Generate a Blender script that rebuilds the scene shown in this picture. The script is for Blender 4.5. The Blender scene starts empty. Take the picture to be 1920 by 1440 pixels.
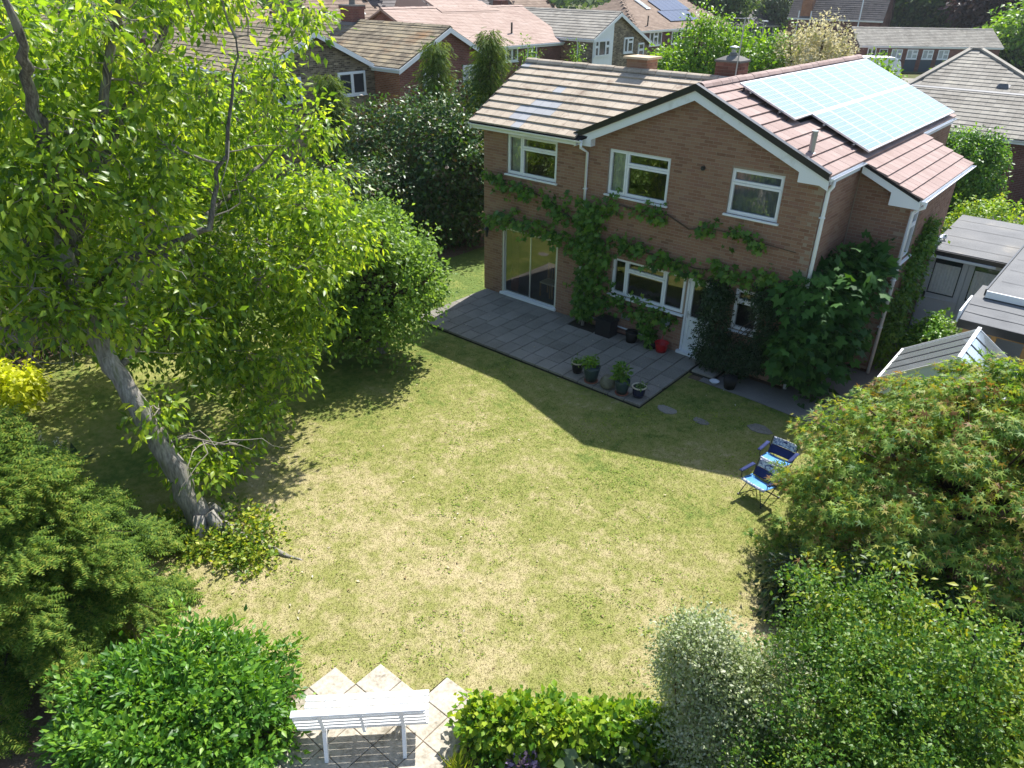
import bpy, math, random
import numpy as np
from mathutils import Vector, Matrix

random.seed(11)
rng = np.random.default_rng(11)
SC = bpy.context.scene
COL = SC.collection
PI = math.pi

# ---------------------------------------------------------------- camera, sky, sun, exposure
CAM = Vector((14.47, -16.07, 8.44))
YAW, PITCH, ROLL = -0.6904694, 0.50265214, 0.01792348
_f = Vector((math.sin(YAW)*math.cos(PITCH), math.cos(YAW)*math.cos(PITCH), -math.sin(PITCH)))
_r = Vector((math.cos(YAW), -math.sin(YAW), 0)); _u = _r.cross(_f)
_r2 = _r*math.cos(ROLL)+_u*math.sin(ROLL); _u2 = -_r*math.sin(ROLL)+_u*math.cos(ROLL)
cam = bpy.data.cameras.new('camera'); camo = bpy.data.objects.new('camera', cam); COL.objects.link(camo)
m = Matrix((_r2, _u2, -_f)).transposed().to_4x4(); m.translation = CAM
camo.matrix_world = m
cam.sensor_width = 36; cam.lens = 1378/1920*36; cam.clip_start = .1; cam.clip_end = 2000
SC.camera = camo

SUN_EL = math.radians(53); SUN_AZ = math.radians(-11)       # azimuth from +Y towards +X
SUN = Vector((math.sin(SUN_AZ)*math.cos(SUN_EL), math.cos(SUN_AZ)*math.cos(SUN_EL), math.sin(SUN_EL)))
W = bpy.data.worlds.new('World'); SC.world = W; W.use_nodes = True
wn = W.node_tree.nodes; wl = W.node_tree.links
sky = wn.new('ShaderNodeTexSky'); sky.sky_type = 'NISHITA'; sky.sun_disc = False
sky.sun_elevation = SUN_EL; sky.sun_rotation = SUN_AZ
wl.new(sky.outputs[0], wn['Background'].inputs[0]); wn['Background'].inputs[1].default_value = 0.115
sl = bpy.data.lights.new('sun', 'SUN'); sl.energy = 4.8; sl.angle = math.radians(.53); sl.color = (1, .97, .92)
so = bpy.data.objects.new('sun', sl); COL.objects.link(so); so.rotation_euler = SUN.to_track_quat('Z', 'Y').to_euler()
so.location = (0, 20, 40)
SC.view_settings.view_transform = 'Standard'; SC.view_settings.look = 'None'
SC.view_settings.exposure = 1.02; SC.view_settings.gamma = 1.0; SC.view_settings.use_curve_mapping = False
SC.render.engine = 'CYCLES'
SC.cycles.max_bounces = 8; SC.cycles.transparent_max_bounces = 12; SC.cycles.diffuse_bounces = 3
SC.cycles.caustics_reflective = False; SC.cycles.caustics_refractive = False

# ---------------------------------------------------------------- materials
def _nt(name):
    mt = bpy.data.materials.new(name); mt.use_nodes = True
    nt = mt.node_tree
    for n in list(nt.nodes): nt.nodes.remove(n)
    out = nt.nodes.new('ShaderNodeOutputMaterial')
    return mt, nt, nt.nodes, nt.links, out

def _ramp(N, cols):
    r = N.new('ShaderNodeValToRGB'); e = r.color_ramp.elements
    while len(e) > 1: e.remove(e[-1])
    for i, c in enumerate(cols):
        if len(c) == 2: p, c = c
        else: p = i/max(1, len(cols)-1)
        el = e[0] if i == 0 else e.new(p)
        el.position = p; el.color = (*c, 1)
    return r

def _rand(N, L):
    g = N.new('ShaderNodeNewGeometry'); o = N.new('ShaderNodeObjectInfo')
    a = N.new('ShaderNodeMath'); a.operation = 'ADD'; L.new(g.outputs['Random Per Island'], a.inputs[0]); L.new(o.outputs['Random'], a.inputs[1])
    f = N.new('ShaderNodeMath'); f.operation = 'FRACT'; L.new(a.outputs[0], f.inputs[0])
    return f.outputs[0]

def _noise(N, L, scale, detail=3, rough=.55, vec=None):
    n = N.new('ShaderNodeTexNoise'); n.inputs['Scale'].default_value = scale; n.inputs['Detail'].default_value = detail; n.inputs['Roughness'].default_value = rough
    g = N.new('ShaderNodeNewGeometry') if vec is None else None
    L.new(g.outputs['Position'] if vec is None else vec, n.inputs['Vector'])
    return n.outputs['Fac']

def _math(N, L, op, a, b=None):
    n = N.new('ShaderNodeMath'); n.operation = op
    for i, v in enumerate((a, b)):
        if v is None: continue
        if isinstance(v, (int, float)): n.inputs[i].default_value = v
        else: L.new(v, n.inputs[i])
    return n.outputs[0]

def _mix(N, L, fac, a, b, mode='MIX'):
    n = N.new('ShaderNodeMix'); n.data_type = 'RGBA'; n.blend_type = mode
    for i, v in ((0, fac), (6, a), (7, b)):
        if isinstance(v, (int, float)): n.inputs[i].default_value = v
        elif isinstance(v, tuple): n.inputs[i].default_value = (*v, 1)
        else: L.new(v, n.inputs[i])
    return n.outputs[2]

def M(name, cols, rough=.7, spec=.3, rand=0, n1=(1.5, .5), n2=(25, .4), bump=.0, bscale=60, metal=0., stain=None, seedv=0):
    """surface: colours of a ramp driven by per-piece random and two scales of noise."""
    mt, nt, N, L, out = _nt(name)
    b = N.new('ShaderNodeBsdfPrincipled'); L.new(b.outputs[0], out.inputs[0])
    b.inputs['Roughness'].default_value = rough; b.inputs['Specular IOR Level'].default_value = spec; b.inputs['Metallic'].default_value = metal
    if len(cols) == 1: cols = [tuple(c*.82 for c in cols[0]), tuple(min(1, c*1.12) for c in cols[0])]
    f = None
    def add(v, w):
        nonlocal f
        v = _math(N, L, 'MULTIPLY', _math(N, L, 'SUBTRACT', v, .5), w)
        f = v if f is None else _math(N, L, 'ADD', f, v)
    if rand: add(_rand(N, L), rand)
    if n1: add(_noise(N, L, n1[0]), n1[1]*2)
    if n2: add(_noise(N, L, n2[0]), n2[1]*2)
    f = _math(N, L, 'ADD', f, .5)
    r = _ramp(N, cols); L.new(f, r.inputs[0]); c = r.outputs[0]
    if stain:
        sc, lo, hi, sc_col = stain
        s = _noise(N, L, sc, 5, .65); rr = _ramp(N, [(lo, (0, 0, 0)), (hi, (1, 1, 1))]); L.new(s, rr.inputs[0])
        c = _mix(N, L, rr.outputs[0], c, sc_col)
    L.new(c, b.inputs['Base Color'])
    if bump:
        bp = N.new('ShaderNodeBump'); bp.inputs['Strength'].default_value = bump; bp.inputs['Distance'].default_value = .02
        L.new(_noise(N, L, bscale, 4, .6), bp.inputs['Height']); L.new(bp.outputs[0], b.inputs['Normal'])
    return mt

def LEAF(name, cols, trans=.4, tcol=(1.7, 1.55, .55), rough=.45, spec=.35, gain=1.3):
    mt, nt, N, L, out = _nt(name)
    b = N.new('ShaderNodeBsdfPrincipled'); b.inputs['Roughness'].default_value = rough; b.inputs['Specular IOR Level'].default_value = spec
    t = N.new('ShaderNodeBsdfTranslucent'); ms = N.new('ShaderNodeMixShader'); ms.inputs[0].default_value = trans
    f = _rand(N, L)
    v = _math(N, L, 'MULTIPLY', _math(N, L, 'SUBTRACT', _noise(N, L, 1.1, 2), .5), 1.0)
    f = _math(N, L, 'ADD', f, v)
    cols = [(c[0]*1.08*gain, c[1]*1.06*gain, c[2]*.8*gain) if c[1] >= c[0] and c[1] > c[2]*1.6 else c for c in cols]
    r = _ramp(N, cols); L.new(f, r.inputs[0]); c = r.outputs[0]
    L.new(c, b.inputs['Base Color'])
    L.new(_mix(N, L, 1.0, c, tcol, 'MULTIPLY'), t.inputs[0])
    L.new(b.outputs[0], ms.inputs[1]); L.new(t.outputs[0], ms.inputs[2]); L.new(ms.outputs[0], out.inputs[0])
    return mt

def GLASS(name, tint=(1, 1, 1), refl=.05, scale=1.6, rough=0.0, trans=1.0, body=None):
    mt, nt, N, L, out = _nt(name)
    tr = N.new('ShaderNodeBsdfTransparent'); tr.inputs[0].default_value = (*tint, 1)
    gl = N.new('ShaderNodeBsdfGlossy'); gl.inputs['Roughness'].default_value = rough
    fr = N.new('ShaderNodeFresnel'); fr.inputs[0].default_value = 1.5
    fac = _math(N, L, 'MINIMUM', _math(N, L, 'ADD', _math(N, L, 'MULTIPLY', fr.outputs[0], scale), refl), 1.0)
    ms = N.new('ShaderNodeMixShader'); L.new(fac, ms.inputs[0])
    base = tr.outputs[0]
    if body:
        d = N.new('ShaderNodeBsdfDiffuse'); d.inputs[0].default_value = (*body, 1)
        m2 = N.new('ShaderNodeMixShader'); m2.inputs[0].default_value = 1-trans
        L.new(tr.outputs[0], m2.inputs[1]); L.new(d.outputs[0], m2.inputs[2]); base = m2.outputs[0]
    L.new(base, ms.inputs[1]); L.new(gl.outputs[0], ms.inputs[2]); L.new(ms.outputs[0], out.inputs[0])
    return mt

BRICKC = [(.15, .08, .052), (.23, .122, .08), (.265, .147, .097), (.27, .157, .104), (.295, .182, .122), (.255, .135, .098), (.205, .128, .092)]
MAT = {}
MAT['brick'] = M('brick', BRICKC, .85, .15, rand=.8, n1=(.45, .22), n2=(55, .22), bump=.25, bscale=160, stain=(.8, .60, .95, (.15, .095, .065)))
MAT['mortar'] = M('mortar', [(.26, .20, .145), (.33, .265, .20)], .95, .1, n1=(1, .4), n2=(40, .5), bump=.2)
MAT['brick_red'] = M('red_brick', [(.10, .045, .035), (.18, .075, .055), (.24, .11, .08), (.20, .095, .07)], .85, .15, rand=.8, n1=(.4, .2), n2=(40, .25), bump=.2)
MAT['brick_red2'] = M('orange_brick', [(.22, .075, .04), (.34, .12, .06), (.40, .16, .085)], .85, .15, rand=.8, n1=(.4, .2), n2=(40, .25), bump=.2)
MAT['brick_flint'] = M('yellow_brown_brick', [(.10, .075, .05), (.22, .165, .10), (.31, .24, .15), (.38, .32, .22)], .9, .15, rand=.9, n1=(.5, .3), n2=(20, .3), bump=.3)
MAT['brick_dark'] = M('dark_red_brick', [(.10, .045, .04), (.17, .065, .055), (.21, .085, .07)], .9, .15, rand=.8, n1=(.4, .2), n2=(30, .2))
MAT['tile_buff'] = M('buff_concrete_tile', [(.27, .225, .175), (.42, .35, .27), (.51, .44, .35)], .9, .2, rand=.22, n1=(2.2, .6), n2=(30, .45), bump=.3, bscale=90, stain=(3.2, .56, .72, (.22, .155, .115)))
MAT['tile_grey'] = M('grey_replacement_tile', [(.27, .275, .285), (.35, .355, .365)], .8, .25, rand=.4, n1=(3, .3), n2=(40, .2))
MAT['tile_red'] = M('red_concrete_tile', [(.25, .172, .15), (.31, .222, .198), (.37, .275, .245)], .8, .25, rand=.45, n1=(1.2, .5), n2=(35, .4), bump=.2, bscale=90, stain=(4.5, .62, .74, (.44, .38, .33)))
MAT['tile_mossy'] = M('mossy_brown_tile', [(.085, .07, .05), (.17, .14, .10), (.26, .22, .155), (.33, .26, .16)], .95, .15, rand=.5, n1=(1.0, .6), n2=(14, .6), bump=.4, stain=(.35, .56, .75, (.27, .15, .07)))
MAT['tile_pink'] = M('pink_clay_tile', [(.29, .20, .165), (.36, .265, .22), (.42, .32, .275)], .85, .2, rand=.35, n1=(.5, .5), n2=(12, .2))
MAT['tile_brown'] = M('brown_clay_tile', [(.15, .105, .078), (.22, .16, .12), (.28, .21, .16)], .9, .2, rand=.5, n1=(.4, .4), n2=(8, .3))
MAT['tile_grey2'] = M('weathered_grey_tile', [(.17, .155, .13), (.27, .25, .215), (.36, .335, .285)], .9, .2, rand=.4, n1=(.7, .5), n2=(16, .5), bump=.3, stain=(1.6, .60, .78, (.42, .39, .31)))
MAT['tile_dark'] = M('dark_slate_tile', [(.06, .052, .05), (.10, .085, .08), (.14, .12, .11)], .8, .3, rand=.5, n1=(.5, .5), n2=(8, .3))
MAT['upvc'] = M('white_plastic', [(.70, .73, .76), (.80, .82, .84)], .35, .5, n1=(2, .3), n2=(60, .15), stain=(3, .58, .85, (.50, .51, .48)))
MAT['white_paint'] = M('white_paint', [(.74, .75, .75), (.84, .85, .85)], .4, .45, n1=(3, .4), n2=(50, .2))
MAT['cream_paint'] = M('grubby_cream_paint', [(.55, .52, .43), (.70, .67, .58)], .5, .35, n1=(3, .5), n2=(40, .3))
MAT['black_plastic'] = M('black_plastic', [(.012, .012, .013), (.022, .022, .024)], .35, .5, n1=(3, .4), n2=(50, .3))
MAT['black_matt'] = M('black_matt', [(.012, .012, .012), (.024, .023, .022)], .8, .25, n1=(3, .4), n2=(50, .3))
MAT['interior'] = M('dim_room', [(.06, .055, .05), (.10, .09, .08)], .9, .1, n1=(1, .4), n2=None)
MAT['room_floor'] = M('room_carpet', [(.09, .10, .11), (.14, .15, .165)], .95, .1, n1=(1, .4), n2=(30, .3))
MAT['curtain'] = M('net_curtain', [(.48, .54, .50), (.74, .78, .72)], .9, .1, n1=(2, .4), n2=(14, .7))
MAT['white_curtain'] = M('white_curtain', [(.62, .64, .64), (.85, .86, .85)], .9, .1, n1=(2, .4), n2=(14, .6))
MAT['drape'] = M('dark_red_drape', [(.10, .03, .03), (.17, .06, .05)], .9, .1, n1=(2, .4), n2=(14, .5))
MAT['oak'] = M('oak_wood', [(.24, .14, .06), (.36, .22, .10)], .55, .35, n1=(3, .4), n2=(20, .4))
MAT['pine'] = M('golden_timber', [(.48, .27, .095), (.62, .37, .145)], .6, .3, n1=(2, .4), n2=(18, .4), bump=.1)
MAT['metal_grey'] = M('grey_metal', [(.30, .31, .32), (.42, .43, .44)], .35, .5, n1=(3, .4), n2=(40, .3), metal=.7)
MAT['alu'] = M('bare_aluminium', [(.55, .56, .57), (.70, .71, .72)], .35, .5, n1=(3, .3), n2=(40, .3), metal=.6)
MAT['lead'] = M('lead_flashing', [(.09, .095, .105), (.15, .155, .17)], .6, .4, n1=(3, .5), n2=(20, .3))
MAT['felt'] = M('roofing_felt', [(.115, .118, .122), (.165, .168, .172), (.20, .198, .193)], .85, .3, n1=(1.1, .7), n2=(90, .35), bump=.3, bscale=200, stain=(1.1, .58, .80, (.26, .245, .22)))
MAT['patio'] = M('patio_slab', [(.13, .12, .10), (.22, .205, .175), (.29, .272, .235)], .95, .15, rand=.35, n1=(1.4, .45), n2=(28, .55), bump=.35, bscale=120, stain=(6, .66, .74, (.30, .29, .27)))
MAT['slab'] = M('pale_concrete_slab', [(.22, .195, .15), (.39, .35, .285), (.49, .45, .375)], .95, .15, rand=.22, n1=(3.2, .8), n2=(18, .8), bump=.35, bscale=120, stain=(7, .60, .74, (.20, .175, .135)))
MAT['joint'] = M('patio_joint', [(.03, .028, .022), (.06, .055, .042)], 1, .05, n1=(3, .4), n2=(40, .5), bump=.4)
MAT['soil'] = M('dry_soil', [(.09, .06, .04), (.17, .12, .08), (.24, .18, .13)], 1, .05, n1=(2, .5), n2=(35, .8), bump=.7, bscale=60)
MAT['path'] = M('old_concrete_path', [(.13, .125, .115), (.23, .22, .205)], .95, .1, n1=(1.5, .6), n2=(40, .5), bump=.4)
MAT['asphalt'] = M('asphalt', [(.04, .04, .042), (.065, .064, .064)], .95, .2, n1=(1, .4), n2=(60, .5), bump=.3)
MAT['road'] = M('gravel_road', [(.20, .185, .16), (.30, .275, .235)], .95, .1, n1=(.3, .5), n2=(6, .4))  # plain pale gravel tone
MAT['far_ground'] = M('far_ground', [(.05, .06, .025), (.10, .105, .045), (.16, .14, .075)], 1, .05, n1=(.06, .9), n2=(1.2, .5))
MAT['bark'] = M('grey_bark', [(.11, .10, .085), (.25, .23, .20), (.40, .375, .335)], .95, .1, n1=(3.5, .6), n2=(22, .7), bump=1.0, bscale=16, stain=(5, .55, .66, (.16, .17, .10)))
MAT['limb_bark'] = M('dark_grey_bark', [(.045, .04, .033), (.12, .11, .092), (.25, .235, .205)], .95, .1, n1=(5, .7), n2=(30, .8), bump=1.0, bscale=22, stain=(6, .54, .62, (.20, .20, .15)))
MAT['twig'] = M('grey_twig', [(.17, .15, .12), (.32, .29, .24)], .9, .15, n1=(5, .6), n2=(40, .4))
MAT['twig_dark'] = M('brown_twig', [(.055, .038, .026), (.11, .08, .055)], .95, .1, n1=(5, .6), n2=(40, .4))
MAT['glass'] = GLASS('window_glass', (.93, .96, .95), refl=.085, scale=2.0)
MAT['far_glass'] = GLASS('far_window_glass', (.9, .95, 1.0), refl=.10, scale=2.0)
MAT['poly'] = GLASS('greenhouse_sheet', (.80, .88, .90), refl=.02, scale=.8, rough=.12, trans=.16, body=(.62, .68, .70))
MAT['blind'] = M('pale_blind', [(.45, .45, .42), (.62, .62, .58)], .9, .1, n1=(2, .4), n2=(10, .3))
MAT['grey_door'] = M('grey_blue_paint', [(.64, .66, .70), (.74, .76, .80)], .5, .4, n1=(2, .4), n2=(40, .2))
MAT['teal'] = M('glazed_teal_pot', [(.018, .035, .038), (.04, .07, .072)], .3, .5, n1=(5, .4), n2=(30, .3))
MAT['navy'] = M('glazed_navy_pot', [(.010, .012, .035), (.022, .026, .07)], .2, .6, n1=(5, .4), n2=(30, .3))
MAT['terracotta'] = M('terracotta', [(.18, .07, .045), (.26, .11, .07)], .9, .15, n1=(6, .5), n2=(40, .4))
MAT['cream'] = M('cream_glaze', [(.46, .40, .29), (.58, .52, .39)], .4, .4, n1=(6, .4), n2=(40, .3))
MAT['stone_pot'] = M('mossy_stone', [(.09, .095, .065), (.17, .165, .12), (.23, .215, .16)], .95, .1, n1=(8, .5), n2=(50, .6), bump=.5)
MAT['red_plastic'] = M('red_plastic', [(.40, .012, .016), (.52, .02, .024)], .35, .5, n1=(3, .4), n2=(40, .2))
MAT['brush'] = M('grey_brush', [(.16, .19, .22), (.25, .28, .31)], .9, .1, n1=(8, .4), n2=(70, .6))
MAT['blue_cloth'] = M('light_blue_canvas', [(.05, .19, .45), (.09, .27, .56), (.16, .36, .64)], .8, .2, n1=(5, .6), n2=(60, .3))
MAT['navy_cloth'] = M('navy_mesh_canvas', [(.012, .02, .075), (.03, .045, .14)], .85, .2, n1=(6, .4), n2=(90, .6))
MAT['pattern_cloth'] = M('white_and_navy_print', [(.03, .04, .12), (.20, .24, .36), (.62, .64, .68), (.70, .72, .75)], .8, .2, n1=(22, 1.0), n2=(70, .6))
MAT['dark_steel'] = M('dark_steel_tube', [(.025, .026, .03), (.05, .052, .058)], .4, .5, n1=(4, .4), n2=(40, .3), metal=.5)
MAT['car_red'] = M('red_car_paint', [(.32, .03, .035), (.40, .05, .05)], .25, .6, n1=(1, .3), n2=None)
MAT['car_white'] = M('white_car_paint', [(.72, .73, .74), (.82, .83, .84)], .25, .6, n1=(1, .3), n2=None)
MAT['car_glass'] = M('dark_car_glass', [(.03, .035, .04), (.05, .055, .06)], .08, .8, n1=(1, .3), n2=None)
MAT['tyre'] = M('tyre_rubber', [(.015, .015, .015), (.03, .03, .03)], .9, .2, n1=(4, .4), n2=None)
MAT['slate_panel'] = M('dark_grey_cladding', [(.045, .06, .075), (.07, .09, .105)], .7, .3, n1=(.8, .4), n2=(8, .3))
MAT['pv_cell'] = M('solar_cell', [(.11, .19, .265), (.145, .235, .31)], .26, .9, rand=.5, n1=(.5, .4), n2=None)  # dark blue cells coloured lighter to stand in for the reflected sky
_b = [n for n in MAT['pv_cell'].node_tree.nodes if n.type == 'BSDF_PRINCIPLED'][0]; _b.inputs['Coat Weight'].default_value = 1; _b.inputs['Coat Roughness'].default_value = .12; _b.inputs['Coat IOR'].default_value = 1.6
MAT['pv_dark'] = M('dark_solar_glass', [(.012, .022, .055), (.02, .034, .08)], .2, .6, rand=.4, n1=(.4, .3), n2=None)
MAT['pv_back'] = M('solar_backsheet', [(.62, .66, .70), (.72, .76, .80)], .3, .6, n1=(1, .3), n2=None)

L1 = LEAF('walnut_leaf', [(.042, .09, .014), (.085, .155, .02), (.145, .225, .03), (.235, .29, .05)], .54, (1.75, 1.65, .6), rough=.4, spec=.45, gain=1.5)
L2 = LEAF('apple_leaf', [(.05, .10, .022), (.095, .165, .038), (.15, .225, .06)], .46, (1.65, 1.6, .75), gain=1.6)
L3 = LEAF('laurel_leaf', [(.012, .035, .010), (.026, .065, .016), (.05, .10, .024), (.10, .06, .03)], .26, rough=.42, spec=.45, gain=1.6)
L4 = LEAF('maple_leaf', [(.035, .085, .02), (.06, .13, .026), (.095, .17, .034), (.14, .21, .05), (.17, .23, .05), (.20, .20, .05), (.22, .12, .04)], .40, (1.6, 1.5, .6), rough=.55, spec=.3, gain=1.45)
L5 = LEAF('box_leaf', [(.016, .055, .010), (.034, .09, .014), (.07, .145, .022), (.14, .20, .035)], .38, rough=.45, spec=.35, gain=1.5)
L5y = LEAF('golden_shrub_leaf', [(.04, .085, .012), (.09, .15, .02), (.16, .215, .03), (.26, .27, .045)], .40)
L6 = LEAF('variegated_leaf', [(.12, .17, .075), (.22, .28, .15), (.36, .40, .25), (.48, .50, .34)], .35, (1.3, 1.3, .8))
L7 = LEAF('golden_hedge_leaf', [(.045, .12, .012), (.10, .20, .016), (.18, .275, .024), (.28, .34, .05)], .42)
L7b = LEAF('ground_ivy_leaf', [(.03, .075, .012), (.08, .14, .018), (.15, .20, .026), (.27, .29, .05)], .40, gain=1.5)
L8 = LEAF('choisya_leaf', [(.025, .08, .014), (.045, .125, .018), (.085, .19, .026), (.15, .26, .035)], .40, rough=.42, spec=.35, gain=1.4)
L9 = LEAF('conifer_needle', [(.028, .062, .014), (.055, .105, .020), (.095, .155, .028), (.16, .18, .04)], .38, rough=.65, spec=.15, gain=1.5)
L10 = LEAF('yellow_leaf', [(.26, .29, .015), (.38, .40, .02), (.48, .48, .04)], .45, (1.4, 1.5, .5))
L11 = LEAF('fig_leaf', [(.014, .045, .014), (.028, .08, .02), (.05, .12, .03)], .22, rough=.6, spec=.15)
L12 = LEAF('vine_leaf', [(.022, .065, .012), (.045, .115, .018), (.075, .165, .028), (.12, .20, .04)], .35)
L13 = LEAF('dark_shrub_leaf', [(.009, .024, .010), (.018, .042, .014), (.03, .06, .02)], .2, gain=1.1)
L14 = LEAF('cypress_spray', [(.025, .055, .016), (.05, .095, .022), (.09, .145, .034), (.14, .19, .05)], .38, rough=.6, spec=.15)
L15 = LEAF('cream_blossom', [(.24, .25, .10), (.46, .42, .26), (.60, .55, .40), (.66, .62, .48)], .42, (1.1, 1.05, .8), rough=.8, spec=.1)
L16 = LEAF('red_acer_leaf', [(.10, .012, .014), (.22, .025, .025), (.32, .06, .045)], .35, (1.2, .8, .6))
L17 = LEAF('copper_leaf', [(.03, .014, .014), (.065, .03, .025), (.10, .05, .035)], .25, (1.1, .8, .6))
L18 = LEAF('far_tree_leaf', [(.022, .05, .02), (.042, .082, .028), (.07, .115, .035)], .32, rough=.7, spec=.15)
L19 = LEAF('lime_green_leaf', [(.045, .11, .010), (.09, .19, .015), (.16, .27, .025)], .42)
L20 = LEAF('grey_green_leaf', [(.05, .085, .05), (.09, .135, .075), (.14, .18, .10)], .3)
L21 = LEAF('lavender_flower', [(.12, .09, .16), (.22, .17, .28)], .2)
L22 = LEAF('cream_flower', [(.50, .47, .34), (.62, .60, .48)], .2)

# lawn: the same position-based colour field drives the turf sheet and the blades
def lawn_mat(name, blades):
    mt, nt, N, L, out = _nt(name)
    b = N.new('ShaderNodeBsdfPrincipled'); b.inputs['Roughness'].default_value = .8; b.inputs['Specular IOR Level'].default_value = .15
    big = _noise(N, L, .33, 3, .5); mid = _noise(N, L, 1.5, 4, .6); fine = _noise(N, L, 7, 4, .65)
    f = _math(N, L, 'ADD', _math(N, L, 'MULTIPLY', _math(N, L, 'SUBTRACT', big, .5), 1.0), _math(N, L, 'MULTIPLY', _math(N, L, 'SUBTRACT', mid, .5), 1.05))
    f = _math(N, L, 'ADD', f, _math(N, L, 'MULTIPLY', _math(N, L, 'SUBTRACT', fine, .5), 1.1))
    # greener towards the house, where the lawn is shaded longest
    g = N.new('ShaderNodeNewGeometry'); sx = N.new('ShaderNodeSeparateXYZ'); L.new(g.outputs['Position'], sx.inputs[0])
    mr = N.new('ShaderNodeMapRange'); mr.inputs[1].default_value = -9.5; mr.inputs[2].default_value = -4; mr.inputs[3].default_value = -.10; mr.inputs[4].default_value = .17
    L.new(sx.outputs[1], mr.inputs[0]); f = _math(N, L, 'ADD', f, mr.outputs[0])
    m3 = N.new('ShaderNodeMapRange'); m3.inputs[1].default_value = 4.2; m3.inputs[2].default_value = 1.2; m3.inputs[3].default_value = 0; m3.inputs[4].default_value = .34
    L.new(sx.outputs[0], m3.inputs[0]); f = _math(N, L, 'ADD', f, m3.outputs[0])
    if blades:
        f = _math(N, L, 'ADD', f, _math(N, L, 'MULTIPLY', _math(N, L, 'SUBTRACT', _rand(N, L), .5), .42))
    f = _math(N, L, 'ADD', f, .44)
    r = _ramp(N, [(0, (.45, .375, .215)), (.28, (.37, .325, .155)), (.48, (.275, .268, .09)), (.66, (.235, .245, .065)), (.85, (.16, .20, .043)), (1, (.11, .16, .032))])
    L.new(f, r.inputs[0]); L.new(r.outputs[0], b.inputs['Base Color'])
    if blades:
        t = N.new('ShaderNodeBsdfTranslucent'); L.new(r.outputs[0], t.inputs[0]); ms = N.new('ShaderNodeMixShader'); ms.inputs[0].default_value = .4
        L.new(b.outputs[0], ms.inputs[1]); L.new(t.outputs[0], ms.inputs[2]); L.new(ms.outputs[0], out.inputs[0])
    else:
        bp = N.new('ShaderNodeBump'); bp.inputs['Strength'].default_value = .8; bp.inputs['Distance'].default_value = .03
        L.new(_noise(N, L, 45, 5, .7), bp.inputs['Height']); L.new(bp.outputs[0], b.inputs['Normal']); L.new(b.outputs[0], out.inputs[0])
    return mt
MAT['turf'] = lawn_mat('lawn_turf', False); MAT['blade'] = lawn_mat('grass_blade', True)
MAT['weed'] = LEAF('weed_leaf', [(.10, .17, .022), (.15, .215, .035), (.21, .26, .06)], .35, rough=.6, spec=.2)

# bark is furrowed along the stem: its noises are stretched upwards
for k_ in ('bark', 'limb_bark'):
    nt_ = MAT[k_].node_tree
    for n_ in [n for n in nt_.nodes if n.type == 'TEX_NOISE']:
        lk = n_.inputs['Vector'].links[0]; src = lk.from_socket; vm = nt_.nodes.new('ShaderNodeVectorMath'); vm.operation = 'MULTIPLY'; vm.inputs[1].default_value = (1.5, 1.5, .28)
        nt_.links.new(src, vm.inputs[0]); nt_.links.new(vm.outputs[0], n_.inputs['Vector'])

# ---------------------------------------------------------------- helpers
WL = {}                                    # world location of every parent (parents only translate)
def wloc(o): return WL.get(o.name, Vector((0, 0, 0))) if o is not None else Vector((0, 0, 0))
def V(*a): return Vector(a if len(a) == 3 else a[0])

def tag(o, label=None, cat=None, group=None, kind=None):
    if label: o['label'] = label
    if cat: o['category'] = cat
    if group: o['group'] = group
    if kind: o['kind'] = kind
    return o

def thing(name, label, cat, loc=(0, 0, 0), group=None):
    o = bpy.data.objects.new(name, None); COL.objects.link(o); o.location = loc; o.empty_display_size = .2
    WL[o.name] = Vector(loc)
    return tag(o, label, cat, group)

def put(name, me, loc, parent=None):
    o = bpy.data.objects.new(name, me); COL.objects.link(o)
    p = wloc(parent)
    if parent is not None: o.parent = parent
    o.location = Vector(loc)-p
    WL[o.name] = Vector(loc)
    return o

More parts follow.
